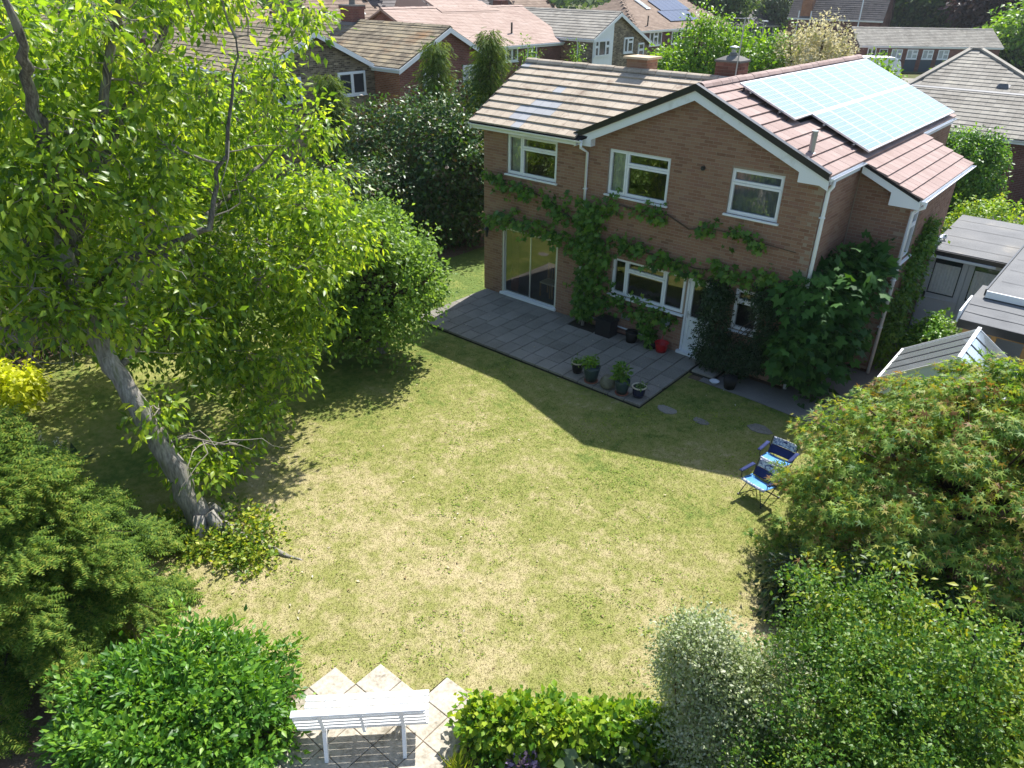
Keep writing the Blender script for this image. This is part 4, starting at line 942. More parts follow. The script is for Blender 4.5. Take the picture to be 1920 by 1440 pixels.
b = MB(); b.box(-19.6, -18.55, 10.65, 11.55, 7.14, 7.2); b.lathe([(.17, 0), (.15, .25), (.18, .27)], (-19.05, 11.1, 7.18), 12); b.build('chimney_pot', MAT['path'], ch)
house('neighbour_house', 'yellow mottled brick house gable with wide window, seen through the tree', 'house', -24, -14.0, 1.7, 8.0, 4.75, 5.02, 6.44, BT['flint'], MAT['tile_mossy'],
      wins=[('e', 5.85, 3.72, 1.55, 1.0, P2), ('e', 2.6, 3.7, 1.3, 1.0, P2), ('e', 5.85, .9, 1.5, 1.2, P2)], g=.30, tw=.30)
# long pink roof
hB, fB, _ = house('neighbour_house', 'long house with pale pink tiled roof and brick eaves wall', 'house', 15.5, 27.8, 17.6, 26, 21.7, 5.0, 6.88, BT['red'], MAT['tile_pink'], axis='y',
      wins=[('f', 20.95, 3.97, 1.75, .95, P3), ('f', 23.6, 4.0, 1.0, .93, P2)], g=.17, tw=.45, barge=False, th=.02)
b = MB(); b.tube([(-18.6, 23.3, 5.2), (-18.6, 23.3, 6.1)], .06, 8); b.build('vent_pipe', MAT['black_plastic'], hB)
b = MB(); b.lathe([(.22, 0), (.08, .12)], (-18.6, 23.3, 5.36), 10); b.build('pipe_flashing', MAT['lead'], hB)
b = MB(); b.prism([(-21.0, 19.6, 6.6), (-21.0, 25.0, 6.6), (-24.5, 23.2, 8.15), (-24.5, 19.6, 8.15)], (-.05, 0, -.08)); b.prism([(-21.2, 19.58, 6.5), (-24.5, 19.58, 8.1), (-25.5, 19.58, 6.5)], (0, -.03, 0)); up_roof = b.build('upper_roof', MAT['tile_pink'], hB)
tile_plane(up_roof, (-21.1, 19.6, 6.65), (0, 1, 0), (-3.5, 0, 1.56), 12, 22, .45, .172, MAT['tile_pink'], th=.02, keep=lambda p: p.y < 24.9-max(0, p.z-6.65)*1.15)
# mottled brick with white cladding panel
hC, fC, _ = house('neighbour_house', 'mottled brick gable house with white cladding panel under its eaves', 'house', -26, -15.1, 27.3, 34.4, 30.15, 5.3, 6.68, BT['flint'], MAT['tile_grey2'], ze1=4.75,
      wins=[('e', 31.0, 4.15, 1.15, .98, PT), ('e', 32.9, 3.72, .75, 1.0, [(0, 1, .55, 1), (0, 1, 0, .55)])], g=.33, tw=.33)
b = MB(); b.prism([(-15.095, 27.32, 1.5), (-15.095, 29.62, 1.5), (-15.095, 29.62, 6.22), (-15.095, 27.32, 5.14)], (.05, 0, 0)); cp = b.build('cladding_panel', MAT['white_paint'], hC)
window(cp, Frame((-15.045, 27.42, 0), (0, 1, 0), (1, 0, 0)), 0, 4.1, 1.75, 1.0, [(0, .25, .6, 1), (0, .25, 0, .6), (.25, .72, 0, 1), (.72, 1, .6, 1), (.72, 1, 0, .6)], gmat=MAT['far_pane'], depth=.06, setback=-.064, fmat=MAT['white_paint'], fw=.07)
b = MB(); b.box(-19.5, -16.3, 27.27, 27.298, -.1, 5.08); b.build('side_wall', BT['flintorange'], hC)
b = MB(); b.tube([(-16.2, 27.05, 5.05), (-16.2, 27.2, 4.8), (-16.2, 27.22, 0)], .05, 8); b.build('downpipe', MAT['white_paint'], hC)
b = MB(); b.box(-25.9, -25.1, 29.8, 30.6, 6.3, 7.1); b.build('chimney', BT['dark'], hC)
# brown hipped roof with dark panels
hD, fD, _ = house('neighbour_house', 'brown hipped roof house carrying dark solar panels and roof window', 'house', 44.1, 61.5, 22.0, 31, 26.5, 4.9, 7.15, BT['dark'], MAT['tile_brown'], axis='y', hip=(4.2, 2.5),
      wins=[('f', 46.1, 3.5, 2.1, 1.15, [(0, .33, 0, 1), (.33, .66, .65, 1), (.33, .66, 0, .65), (.66, 1, 0, 1)]), ('f', 50.0, 3.5, 1.9, 1.1, P2), ('f', 47, .6, 2.2, 1.3, P3)], g=.22, tw=.4, barge=False, th=.02)
sd = (7.15-4.9)/4.5
def dp(x, y, h=0): return Vector((x, y, 4.9+sd*(-22.0-x)+.08+h))
b = MB()
for (xa, xb) in ((-22.7, -24.25), (-24.3, -25.9)):
    for i in range(6):
        sh = .55*(-22.7-xa)
        b.prism([dp(xa, 50.9+sh+i*.93), dp(xa, 51.8+sh+i*.93), dp(xb, 51.8+sh+i*.93), dp(xb, 50.9+sh+i*.93)], (0, 0, .04))
b.build('solar_panel', MAT['pv_dark'], hD)
b = MB(); b.prism([dp(-24.6, 49.6), dp(-24.6, 50.3), dp(-26.1, 50.3), dp(-26.1, 49.6)], (0, 0, .06)); b.build('roof_window', MAT['white_paint'], hD)
b = MB(); b.prism([dp(-24.7, 49.68, .07), dp(-24.7, 50.22, .07), dp(-26.0, 50.22, .07), dp(-26.0, 49.68, .07)], (0, 0, .02)); b.build('roof_window_pane', MAT['curtain_pane'], hD)
for y in (46.3, 53.6): b = MB(); b.tube([(-22.4, y, 5.0), (-22.4, y, 5.9)], .06, 8); b.build('vent_pipe', MAT['black_plastic'], hD)
# long bungalow across the road
hE, fE, _ = house('bungalow', 'long low brick bungalow with grey tiled roof across the road', 'house', 0, 16.2, 0, 5.6, 2.8, 2.45, 4.05, BT['red'], MAT['tile_grey2'], base=-.9, loc=(-13.9, 78.9, .25), rot=math.radians(42),
      wins=[('f', .9, .75, 1.0, 1.35, P2)]+[('f', x, 1.0, 1.25, 1.0, [(0, .5, 0, 1), (.5, 1, .55, 1), (.5, 1, 0, .55)], 1) for x in (3.7, 5.5, 7.3, 9.1, 12.6)], g=.3, tw=.33, barge=False)
for x in (3.7, 5.5, 7.3, 9.1): 
    b = MB(); b.box(x-.02, x+1.27, -.03, -.004, -.4, .94); b.build('cladding_panel', MAT['slate_panel'], hE)
b = MB(); b.box(2.35, 3.15, -.05, -.004, -.4, 1.95); b.build('front_door', MAT['black_plastic'], hE); b = MB(); b.box(2.28, 2.35, -.06, -.004, -.4, 2.02); b.box(3.15, 3.22, -.06, -.004, -.4, 2.02); b.box(2.28, 3.22, -.06, -.004, 1.95, 2.02); b.build('door_frame', MAT['white_paint'], hE)
# big dark roofed hall beyond it
hK, fK, _ = house('brick_hall', 'tall dark roofed red brick hall on the skyline', 'hall', 0, 12.5, 0, 9, 4.5, 4.5, 9.4, BT['red'], MAT['tile_dark'], loc=(-31.5, 101.5, 0), rot=math.radians(8), base=-2, g=.35, tw=.5, barge=False)
b = MB(); b.box(1.5, 2.9, -.02, 1.6, 4.4, 7.6); b.build('brick_dormer', BT['orange'], hK)
for x in (1.3, 3.0, 9.6):
    b = MB(); b.tube([(x, -.15, 5.2 if x < 9 else 8), (x, -.15, 4.3), (x-.1, -.1, -1)], .09, 6); b.build('downpipe', MAT['white_paint'], hK)
# low terraces beyond the green trees
hL, fL, _ = house('bungalow', 'grey roofed bungalow with dark cladding behind the green tree', 'house', 0, 13, 0, 7, 3.5, 2.7, 4.4, MAT['slate_panel'], MAT['tile_dark'], loc=(-39.5, 84.5, .35), rot=math.radians(78), base=-1,
      wins=[('f', x, .6, 1.1, 1.3, P2) for x in (5, 7, 8.6)], barge=False, g=.4, tw=.5)
hM, fM, _ = house('terrace_house', 'red brick end terrace with dark cladding and white windows', 'house', 0, 10, 0, 7, 3.5, 3.2, 5.0, BT['red'], MAT['tile_dark'], axis='x', loc=(-40.5, 101, -.3), rot=math.radians(66), base=-1,
      wins=[('f', x, 1.6, .8, 1.3, [(0, 1, 0, 1)]) for x in (1.0, 2.8, 4.6, 6.4, 8.2)], barge=False, g=.4, tw=.5)
b = MB(); b.box(.1, 9.9, -.04, -.004, -1, 3.0); b.build('cladding_panel', MAT['slate_panel'], hM)
# brown roofs along the top left
for (loc, L, dep, ze, zr, lb, hp, dorm, tile, rot) in (
        ((-36.5, 12.2, 0), 8.5, 9, 4.4, 7.3, 'brown roofed house on the skyline left of the two dormers', (2.5, 2.5), 0, 'tile_brown', 0),
        ((-35.5, 21.4, 0), 8.6, 9, 4.6, 7.9, 'brown roofed house on the skyline with two small white dormers', (1.5, 3.0), 1, 'tile_brown', 0),
        ((-38.5, 31.0, 0), 8.5, 9, 4.4, 7.6, 'grey roofed house on the skyline right of the brick chimney', (2.5, 2.5), 0, 'tile_dark', 0),
        ((-44, 43.5, 0), 10, 9, 4.4, 7.7, 'grey brown roof on the skyline above the pink tiled house', (2.5, 2.5), 0, 'tile_dark', 0),
        ((-45, 56.5, 0), 9, 9, 4.4, 7.6, 'brown roof on the skyline left of the dark solar panels', (2.5, 2.5), 0, 'tile_brown', 0),
        ((-24, -8.5, 0), 9, 9, 4.6, 6.6, 'brown brick house half hidden behind the big tree at the left', (0, 0), 0, 'tile_mossy', 0)):
    h, f, _ = house('distant_house' if loc[0] < -30 else 'neighbour_house', lb, 'house', 0, L, 0, dep, dep/2, ze, zr, BT['dark'] if loc[0] < -30 else BT['flintorange'], MAT[tile], axis='y', loc=loc, rot=rot, hip=hp, g=.4, tw=.6, barge=False, wins=[('f', 1.5, 3.0, 1.6, 1.1, P2), ('f', 5.2, 3.0, 1.6, 1.1, P2)])
    if dorm:
        for y in (1.2, 3.5):
            b = MB(); b.prism([(-.9, y-.75, 4.9), (-.9, y+.75, 4.9), (-.9, y, 6.15)], (-2.6, 0, 0)); dm = b.build('dormer', MAT['tile_dark'], h)
            b = MB(); b.prism([(-.895, y-.72, 4.9), (-.895, y+.72, 4.9), (-.895, y, 6.1)], (.06, 0, 0)); fc = b.build('dormer_front', MAT['white_paint'], dm); b = MB(); b.box(-.83, -.81, y-.25, y+.25, 5.0, 5.5); b.build('pane', MAT['far_pane'], dm)
        b = MB(); b.prism([(-1.6, 4.9, 5.75), (-1.6, 5.7, 5.75), (-2.4, 5.7, 6.4), (-2.4, 4.9, 6.4)], (0, 0, .08)); b.build('roof_window', MAT['car_glass'], h)
# the house to the right, all roof
hF = thing('neighbour_house', 'neighbouring bungalow with broad weathered grey tiled roof at right', 'house', (12, 27, 0))
b = MB(); b.box(3.6, 24, 24.35, 34, -.1, 2.55); b.build('wall', BT['red'], hF)
b = MB(); b.box(3.4, 24.2, 24.02, 24.06, 2.42, 2.58); b.build('fascia', MAT['white_paint'], hF); gutter((3.4, 23.97, 2.58), (24.2, 23.97, 2.58), hF, mat=MAT['white_paint'])
pF = .43
def zF(y): return 2.62+pF*(y-24.0)
def keepF(p):
    y = p.y
    if y < 27.35: return True
    a = 4.3+(y-27.35)*.42 < p.x < 10.6-(y-27.35)*1.18
    c = 8.0+(y-27.35)*.45 < p.x and y < 30.3
    return a or c
b = MB()
b.prism([(3.4, 24.0, zF(24)-.02), (24.2, 24.0, zF(24)-.02), (24.2, 27.4, zF(27.4)-.02), (3.4, 27.4, zF(27.4)-.02)], (0, .02, -.08))
b.prism([(4.2, 27.3, zF(27.3)-.02), (10.7, 27.3, zF(27.3)-.02), (6.35, 31.1, zF(31.1)-.02), (5.9, 31.1, zF(31.1)-.02)], (0, .02, -.08))
b.prism([(7.9, 27.3, zF(27.3)-.025), (24, 27.3, zF(27.3)-.025), (24, 30.3, zF(30.3)-.025), (9.35, 30.3, zF(30.3)-.025)], (0, .02, -.08))
b.prism([(10.7, 27.3, zF(27.3)-.03), (6.35, 31.1, zF(31.1)-.03), (7.4, 34, 3.6)], (0, 0, -.08)); b.prism([(4.2, 27.3, zF(27.3)-.03), (5.9, 31.1, zF(31.1)-.03), (3.0, 33, 3.0)], (0, 0, -.08))
rF = b.build('roof', MAT['tile_grey2'], hF)
SF = Vector((0, 1, pF)).normalized(); kF = math.sqrt(1+pF*pF)
tile_plane(rF, (3.4, 24.0, zF(24)), (1, 0, 0), SF, 63, 22, .33, .345, MAT['tile_grey2'], keep=keepF, nparts=150, th=.035)
b = MB(); b.prism([(3.4, 27.30, zF(27.3)+.03), (24.2, 27.30, zF(27.3)+.03), (24.2, 27.42, zF(27.42)+.04), (3.4, 27.42, zF(27.42)+.04)], (0, 0, .02)); b.build('lead_shadow_strip', MAT['lead'], hF)  # lead strip kept dark to draw the shadow line along the roof fold
b = MB()
for (p, q) in (((4.2, 27.4, zF(27.4)+.05), (5.9, 31.1, zF(31.1)+.05)), ((6.35, 31.1, zF(31.1)+.05), (9.6, 28.3, zF(28.3)+.05)), ((5.85, 31.1, zF(31.1)+.05), (6.4, 31.1, zF(31.1)+.05))): b.beam(p, q, .24, .09)
b.build('hip_tiles', MAT['tile_grey2'], hF)
b = MB(); b.add([(8.0, 27.75, zF(27.75)+.04), (8.55, 27.75, zF(27.75)+.04), (8.55, 28.1, zF(28.1)+.04), (8.0, 28.1, zF(28.1)+.04), (8.1, 27.85, zF(27.85)+.2), (8.45, 27.85, zF(27.85)+.2), (8.45, 28.05, zF(28.05)+.06), (8.1, 28.05, zF(28.05)+.06)], MB.BF); b.build('roof_vent', MAT['lead'], hF)

# ---------------------------------------------------------------- garage, summerhouse, greenhouse
G = thing('garage', 'flat felt roofed garage with grey double doors beside the brick house', 'garage', (11.8, 7.8, -.1))
b = MB(); b.box(10.87, 12.9, 6.2, 9.3, -.1, 2.2); b.build('wall', MAT['grey_door'], G)
b = MB(); b.prism([(10.86, 5.75, 2.24), (12.85, 5.75, 2.24), (13.0, 9.5, 2.36), (10.86, 9.5, 2.36)], (0, 0, .09)); b.build('roof', MAT['felt'], G)
b = MB(); b.box(10.95, 12.86, 5.70, 5.748, 2.19, 2.31); b.build('black_fascia', MAT['black_plastic'], G); b = MB(); b.box(10.95, 12.5, 5.66, 5.70, 2.13, 2.19); b.build('white_gutter', MAT['white_paint'], G)
b = MB(); b.tube([(10.93, 5.8, 2.42), (10.93, 6.6, 2.46), (11.05, 6.65, 2.46)], .06, 8); b.build('white_pipe', MAT['upvc'], G)
FG = Frame((10.87, 6.2, 0), (1, 0, 0), (0, -1, 0))
for i, (x0, x1) in enumerate(((.04, .98), (1.0, 1.94))):
    b = MB(); FG.box(b, x0, x1, .003, .05, -.05, 2.08); d = b.build('garage_door', MAT['grey_door'], G)
    b = MB(); FG.box(b, x0+.12, x1-.12, .05, .056, 1.0, 1.98); cu = b.build('pane', MAT['far_pane'], d)
    b = MB(); n = 16
    for k in range(n):
        xa, xb = x0+.16+(x1-x0-.32)*k/n, x0+.16+(x1-x0-.32)*(k+1)/n
        b.quad(FG.p(xa, .060+.012*(k % 2), 1.04), FG.p(xb, .060+.012*((k+1) % 2), 1.04), FG.p(xb, .060+.012*((k+1) % 2), 1.86), FG.p(xa, .060+.012*(k % 2), 1.86))
    b.build('curtain', MAT['white_curtain'], d)
    b = MB()
    for q in ((x0+.10, x0+.13, 1.0, 1.98), (x1-.13, x1-.10, 1.0, 1.98), (x0+.1, x1-.1, .97, 1.0), (x0+.1, x1-.1, .86, .88), (x0+.1, x1-.1, .15, .17)): FG.box(b, q[0], q[1], .05, .085, q[2], q[3])
    b.build('beading', MAT['grey_door'], d)
b = MB(); FG.box(b, .10, .16, .05, .10, .82, 1.02); b.build('door_handle', MAT['black_plastic'], G)
SH = thing('garden_shed', 'low felt roofed shed adjoining the garage at the right edge', 'shed', (14.5, 5, -.1))
b = MB(); b.box(12.95, 16.5, 2.7, 8, -.1, 2.3); b.build('wall', MAT['grey_door'], SH)
b = MB(); b.prism([(12.78, 2.40, 2.50), (16.7, 2.40, 2.50), (16.7, 8.2, 2.60), (12.92, 8.2, 2.60)], (0, 0, .08)); b.build('roof', MAT['felt'], SH)
b = MB(); b.box(12.78, 16.7, 2.36, 2.398, 2.44, 2.59); b.build('white_fascia', MAT['white_paint'], SH); b = MB(); b.prism([(12.74, 2.42, 2.46), (12.775, 2.42, 2.46), (12.915, 8.2, 2.56), (12.88, 8.2, 2.56)], (0, 0, .15)); b.build('black_edge', MAT['black_plastic'], SH)
S2 = thing('summerhouse', 'golden timber summerhouse with sloping grey felt roof at right edge', 'summerhouse', (14.3, 2.4, -.1))
b = MB(); b.prism([(12.56, 1.22, 2.18), (16.5, 1.22, 2.18), (16.5, 2.34, 2.36), (12.56, 2.34, 2.36)], (0, 0, .06)); b.prism([(12.56, 2.3, 2.353), (16.5, 2.3, 2.353), (16.5, 3.5, 2.30), (12.56, 3.5, 2.30)], (0, 0, .05)); b.build('roof', MAT['felt'], S2)
b = MB(); b.box(12.56, 16.5, 1.18, 1.218, 2.06, 2.25); b.build('black_fascia', MAT['black_plastic'], S2); b = MB(); b.box(12.52, 12.558, 1.2, 2.38, 2.16, 2.42); b.build('white_edge', MAT['white_paint'], S2)
Fh = Frame((12.68, 1.42, 0), (1, 0, 0), (0, -1, 0)); b = MB()
for z in np.arange(-.1, .72, .115): Fh.box(b, 0, 3.7, -.03, .0+.004*math.sin(z*50), z, z+.111)
b.build('boarding', MAT['pine'], S2); b = MB(); b.box(12.70, 16.4, 3.2, 3.3, -.1, 2.3); b.box(12.7, 12.74, 1.46, 3.2, -.1, 2.2); b.build('rear_wall', MAT['pine'], S2); b = MB(); b.quad((12.7, 1.4, .0), (16.4, 1.4, .0), (16.4, 3.2, .0), (12.7, 3.2, .0)); b.build('floor', MAT['interior'], S2)
for x in (0, .55, 1.15, 1.75, 2.35, 3.0):
    b = MB(); Fh.box(b, x, x+.10, -.04, .03, -.1, 2.12); b.build('post', MAT['pine'], S2)
b = MB(); Fh.box(b, 0, 3.7, -.035, .025, 1.96, 2.10); Fh.box(b, 0, 3.7, -.035, .025, .72, .80); b.build('rail', MAT['pine'], S2)
for x in (.10, .65, 1.25, 1.85, 2.45):
    b = MB(); b.quad(*[Fh.p(a, -.01, z) for a, z in ((x, .8), (x+.5, .8), (x+.5, 1.96), (x, 1.96))]); b.build('pane', MAT['far_glass'], S2)
b = MB(); b.lathe([(.10, 0), (.13, .22), (.0, .22)], (14.1, 1.75, .9), 14); tag(b.build('white_pot', MAT['white_paint'], loc=(14.1, 1.75, .9)), 'white pot on the sill inside the timber summerhouse', 'pot')
b = MB(); b.box(13.2, 15.8, 1.6, 1.95, .84, .895); b.build('shelf', MAT['pine'], S2)
GH = thing('greenhouse', 'small aluminium greenhouse with clear sloping panes behind the maple', 'greenhouse', (12.9, .1, -.1))
AZ, EZL, EZR = 2.25, 1.38, 1.62; ya, yb = .85, -.95; xl, xa_, xr = 11.75, 13.02, 13.92
def ghx(x): return EZL+(AZ-EZL)*(x-xl)/(xa_-xl) if x <= xa_ else AZ-(AZ-EZR)*(x-xa_)/(xr-xa_)
b = MB()
for y in (ya, yb):
    for p, q in (((xl, y, -.1), (xl, y, EZL)), ((xl, y, EZL), (xa_, y, AZ)), ((xa_, y, AZ), (xr, y, EZR)), ((xr, y, EZR), (xr, y, -.1)), ((xl, y, .7), (xr, y, .7))): b.beam(p, q, .035, .035)
for p, q in (((xl, ya, EZL), (xl, yb, EZL)), ((xr, ya, EZR), (xr, yb, EZR))): b.beam(p, q, .04, .04)
b.build('frame', MAT['alu'], GH)
b = MB(); b.beam((xa_, ya+.02, AZ+.02), (xa_, yb-.02, AZ+.02), .07, .05); b.build('ridge_bar', MAT['white_paint'], GH)
b = MB()
for k in range(1, 4):
    y = ya+(yb-ya)*k/4
    b.beam((xl, y, EZL), (xa_, y, AZ), .026, .03); b.beam((xa_, y, AZ), (xr, y, EZR), .03, .03); b.beam((xl, y, -.1), (xl, y, EZL), .026, .03); b.beam((xr, y, -.1), (xr, y, EZR), .026, .03)
b.build('glazing_bar', MAT['dark_steel'], GH)
for k in range(4):
    y0, y1 = ya+(yb-ya)*k/4-.02, ya+(yb-ya)*(k+1)/4+.02
    for (x0, x1) in ((xl, (xl+xa_)/2), ((xl+xa_)/2, xa_-.02), (xa_+.02, (xa_+xr)/2), ((xa_+xr)/2, xr)):
        b = MB(); b.quad((x0, y0, ghx(x0)+.004), (x1, y0, ghx(x1)+.004), (x1, y1, ghx(x1)+.004), (x0, y1, ghx(x0)+.004)); b.build('pane', MAT['poly'], GH)
    for x, ez in ((xl, EZL), (xr, EZR)):
        b = MB(); b.quad((x, y0, .0), (x, y1, .0), (x, y1, ez), (x, y0, ez)); b.build('side_pane', MAT['poly'], GH)
for y in (ya, yb):
    b = MB(); b.quad((xl, y, 0), (xr, y, 0), (xr, y, EZR), (xa_, y, AZ), (xl, y, EZL)); b.build('end_pane', MAT['poly'], GH)

# welted laps of the roofing felt
def laps(parent, x0, x1, ys, zf):
    for y in ys:
        b = MB(); n = 12; vs = []
        for i in range(n+1):
            x = x0+(x1-x0)*i/n; w = .012*math.sin(i*1.9+y*5)
            vs += [(x, y+w-.05, zf(y)+.003), (x, y+w, zf(y)+.011), (x, y+w+.035, zf(y)+.010), (x, y+w+.05, zf(y)+.002)]
        b.add(vs, [(4*i+k, 4*i+k+1, 4*i+k+5, 4*i+k+4) for i in range(n) for k in range(3)]); b.build('felt_lap', MAT['felt'], parent)
laps(G, 10.88, 12.86, (6.35, 7.2, 8.1, 8.9), lambda y: 2.33+(y-5.75)*.032)
laps(SH, 12.92, 16.6, (3.3, 4.25, 5.2, 6.1, 7.0), lambda y: 2.58+(y-2.4)*.01724)
laps(S2, 12.58, 16.5, (1.62, 2.0), lambda y: 2.24+(y-1.22)*.1607)

# vehicles by the bungalow, marquee, lamp post
def car(name, label, cat, loc, rot, paint, van=False):
    r = thing(name, label, cat, (0, 0, 0)); L, Wd = 4.2, 1.75
    pr = [(-2.1, .35), (-2.1, .75), (-1.95, .85), (-1.5, .92), (-.9, 1.42), (.75, 1.45), (1.35, .98), (2.0, .82), (2.1, .6), (2.1, .35)] if not van else [(-2.6, .4), (-2.62, 1.5), (-2.4, 2.25), (-1.8, 2.5), (1.7, 2.5), (2.35, 2.1), (2.6, 1.3), (2.6, .4)]
    b = MB(); b.prism([(x, -Wd/2, z) for x, z in pr], (0, Wd, 0)); b.build('body', paint, r, bevel=.09)
    b = MB(); gp_ = [(-1.35, .95), (-.87, 1.36), (.70, 1.38), (1.2, .98)] if not van else [(-2.0, 1.4), (-2.0, 2.0), (-.4, 2.0), (-.4, 1.4)]
    for s in (-1, 1): b.prism([(x, s*(Wd/2-.01), z) for x, z in gp_], (0, s*.02, 0))
    if not van: b.add([(.78, -.7, 1.42), (1.37, -.75, .99), (1.37, .75, .99), (.78, .7, 1.42)], [(0, 1, 2, 3)]); b.add([(-.93, -.7, 1.42), (-1.5, -.75, .94), (-1.5, .75, .94), (-.93, .7, 1.42)], [(0, 1, 2, 3)])
    else: b.add([(2.37, -.7, 2.1), (2.62, -.7, 1.4), (2.62, .7, 1.4), (2.37, .7, 2.1)], [(0, 1, 2, 3)])
    b.build('glazing', MAT['car_glass'], r)
    for x in ((-1.3, 1.3) if not van else (-.3, .45)):
        for s in (-1, 1):
            b = MB(); b.tube([(x, s*(Wd/2-.2), .32), (x, s*(Wd/2+.01), .32)], .32, 16); w_ = b.build('wheel', MAT['tyre'], r); b = MB(); b.tube([(x, s*(Wd/2), .32), (x, s*(Wd/2+.018), .32)], .19, 14); b.build('rim', MAT['alu'], w_)
    r.location = loc; r.rotation_euler = (0, 0, rot)
    return r
car('parked_car', 'red car parked in front of the long low bungalow', 'car', (-10.5, 75.8, -.05), math.radians(130), MAT['car_red'])
car('caravan', 'white touring caravan parked beyond the solar roof', 'caravan', (-9.0, 67.6, -.1), math.radians(38), MAT['car_white'], True)
car('parked_car', 'dark silver car parked at the left end of the grey hipped roof', 'car', (-1.8, 62.5, -.1), math.radians(35), MAT['metal_grey'])
mq = thing('marquee', 'white peaked tent beyond the bungalow roof', 'tent', (-22.0, 112, 0))
b = MB(); b.add([(-23.6, 110.6, 2.3), (-20.6, 110.6, 2.3), (-20.6, 113.6, 2.3), (-23.6, 113.6, 2.3), (-22.1, 112.1, 3.55)], [(0, 1, 4), (1, 2, 4), (2, 3, 4), (3, 0, 4)]); b.build('tent_roof', MAT['white_paint'], mq)
b = MB(); b.box(-23.5, -20.7, 110.7, 113.5, -.2, 2.28); b.build('tent_side', MAT['white_paint'], mq)
house('distant_house', 'small white flat roofed building left of the white tent', 'building', 0, 4, 0, 3, 1.5, 2.4, 2.7, MAT['white_paint'], MAT['white_paint'], loc=(-27, 108, 0), barge=False, rot=math.radians(30))
house('distant_house', 'small distant house with pinkish gable above the white tent', 'house', 0, 8, 0, 6, 3, 3.2, 5.0, BT['red'], MAT['tile_pink'], loc=(-30, 128, 0), barge=False, rot=math.radians(20))
lp = thing('street_lamp', 'grey street lamp post in front of the red brick terrace', 'street lamp', (-21.9, 70, -.1))
b = MB(); b.tube([(-21.9, 70, -.1), (-21.9, 70, 4.9)], [.07, .045], 8); b.build('post', MAT['metal_grey'], lp); b = MB(); b.obox((-21.75, 69.9, 4.95), (.35, -.2, 0), (.06, .1, 0), (0, 0, .05)); b.build('lamp_head', MAT['white_paint'], lp)

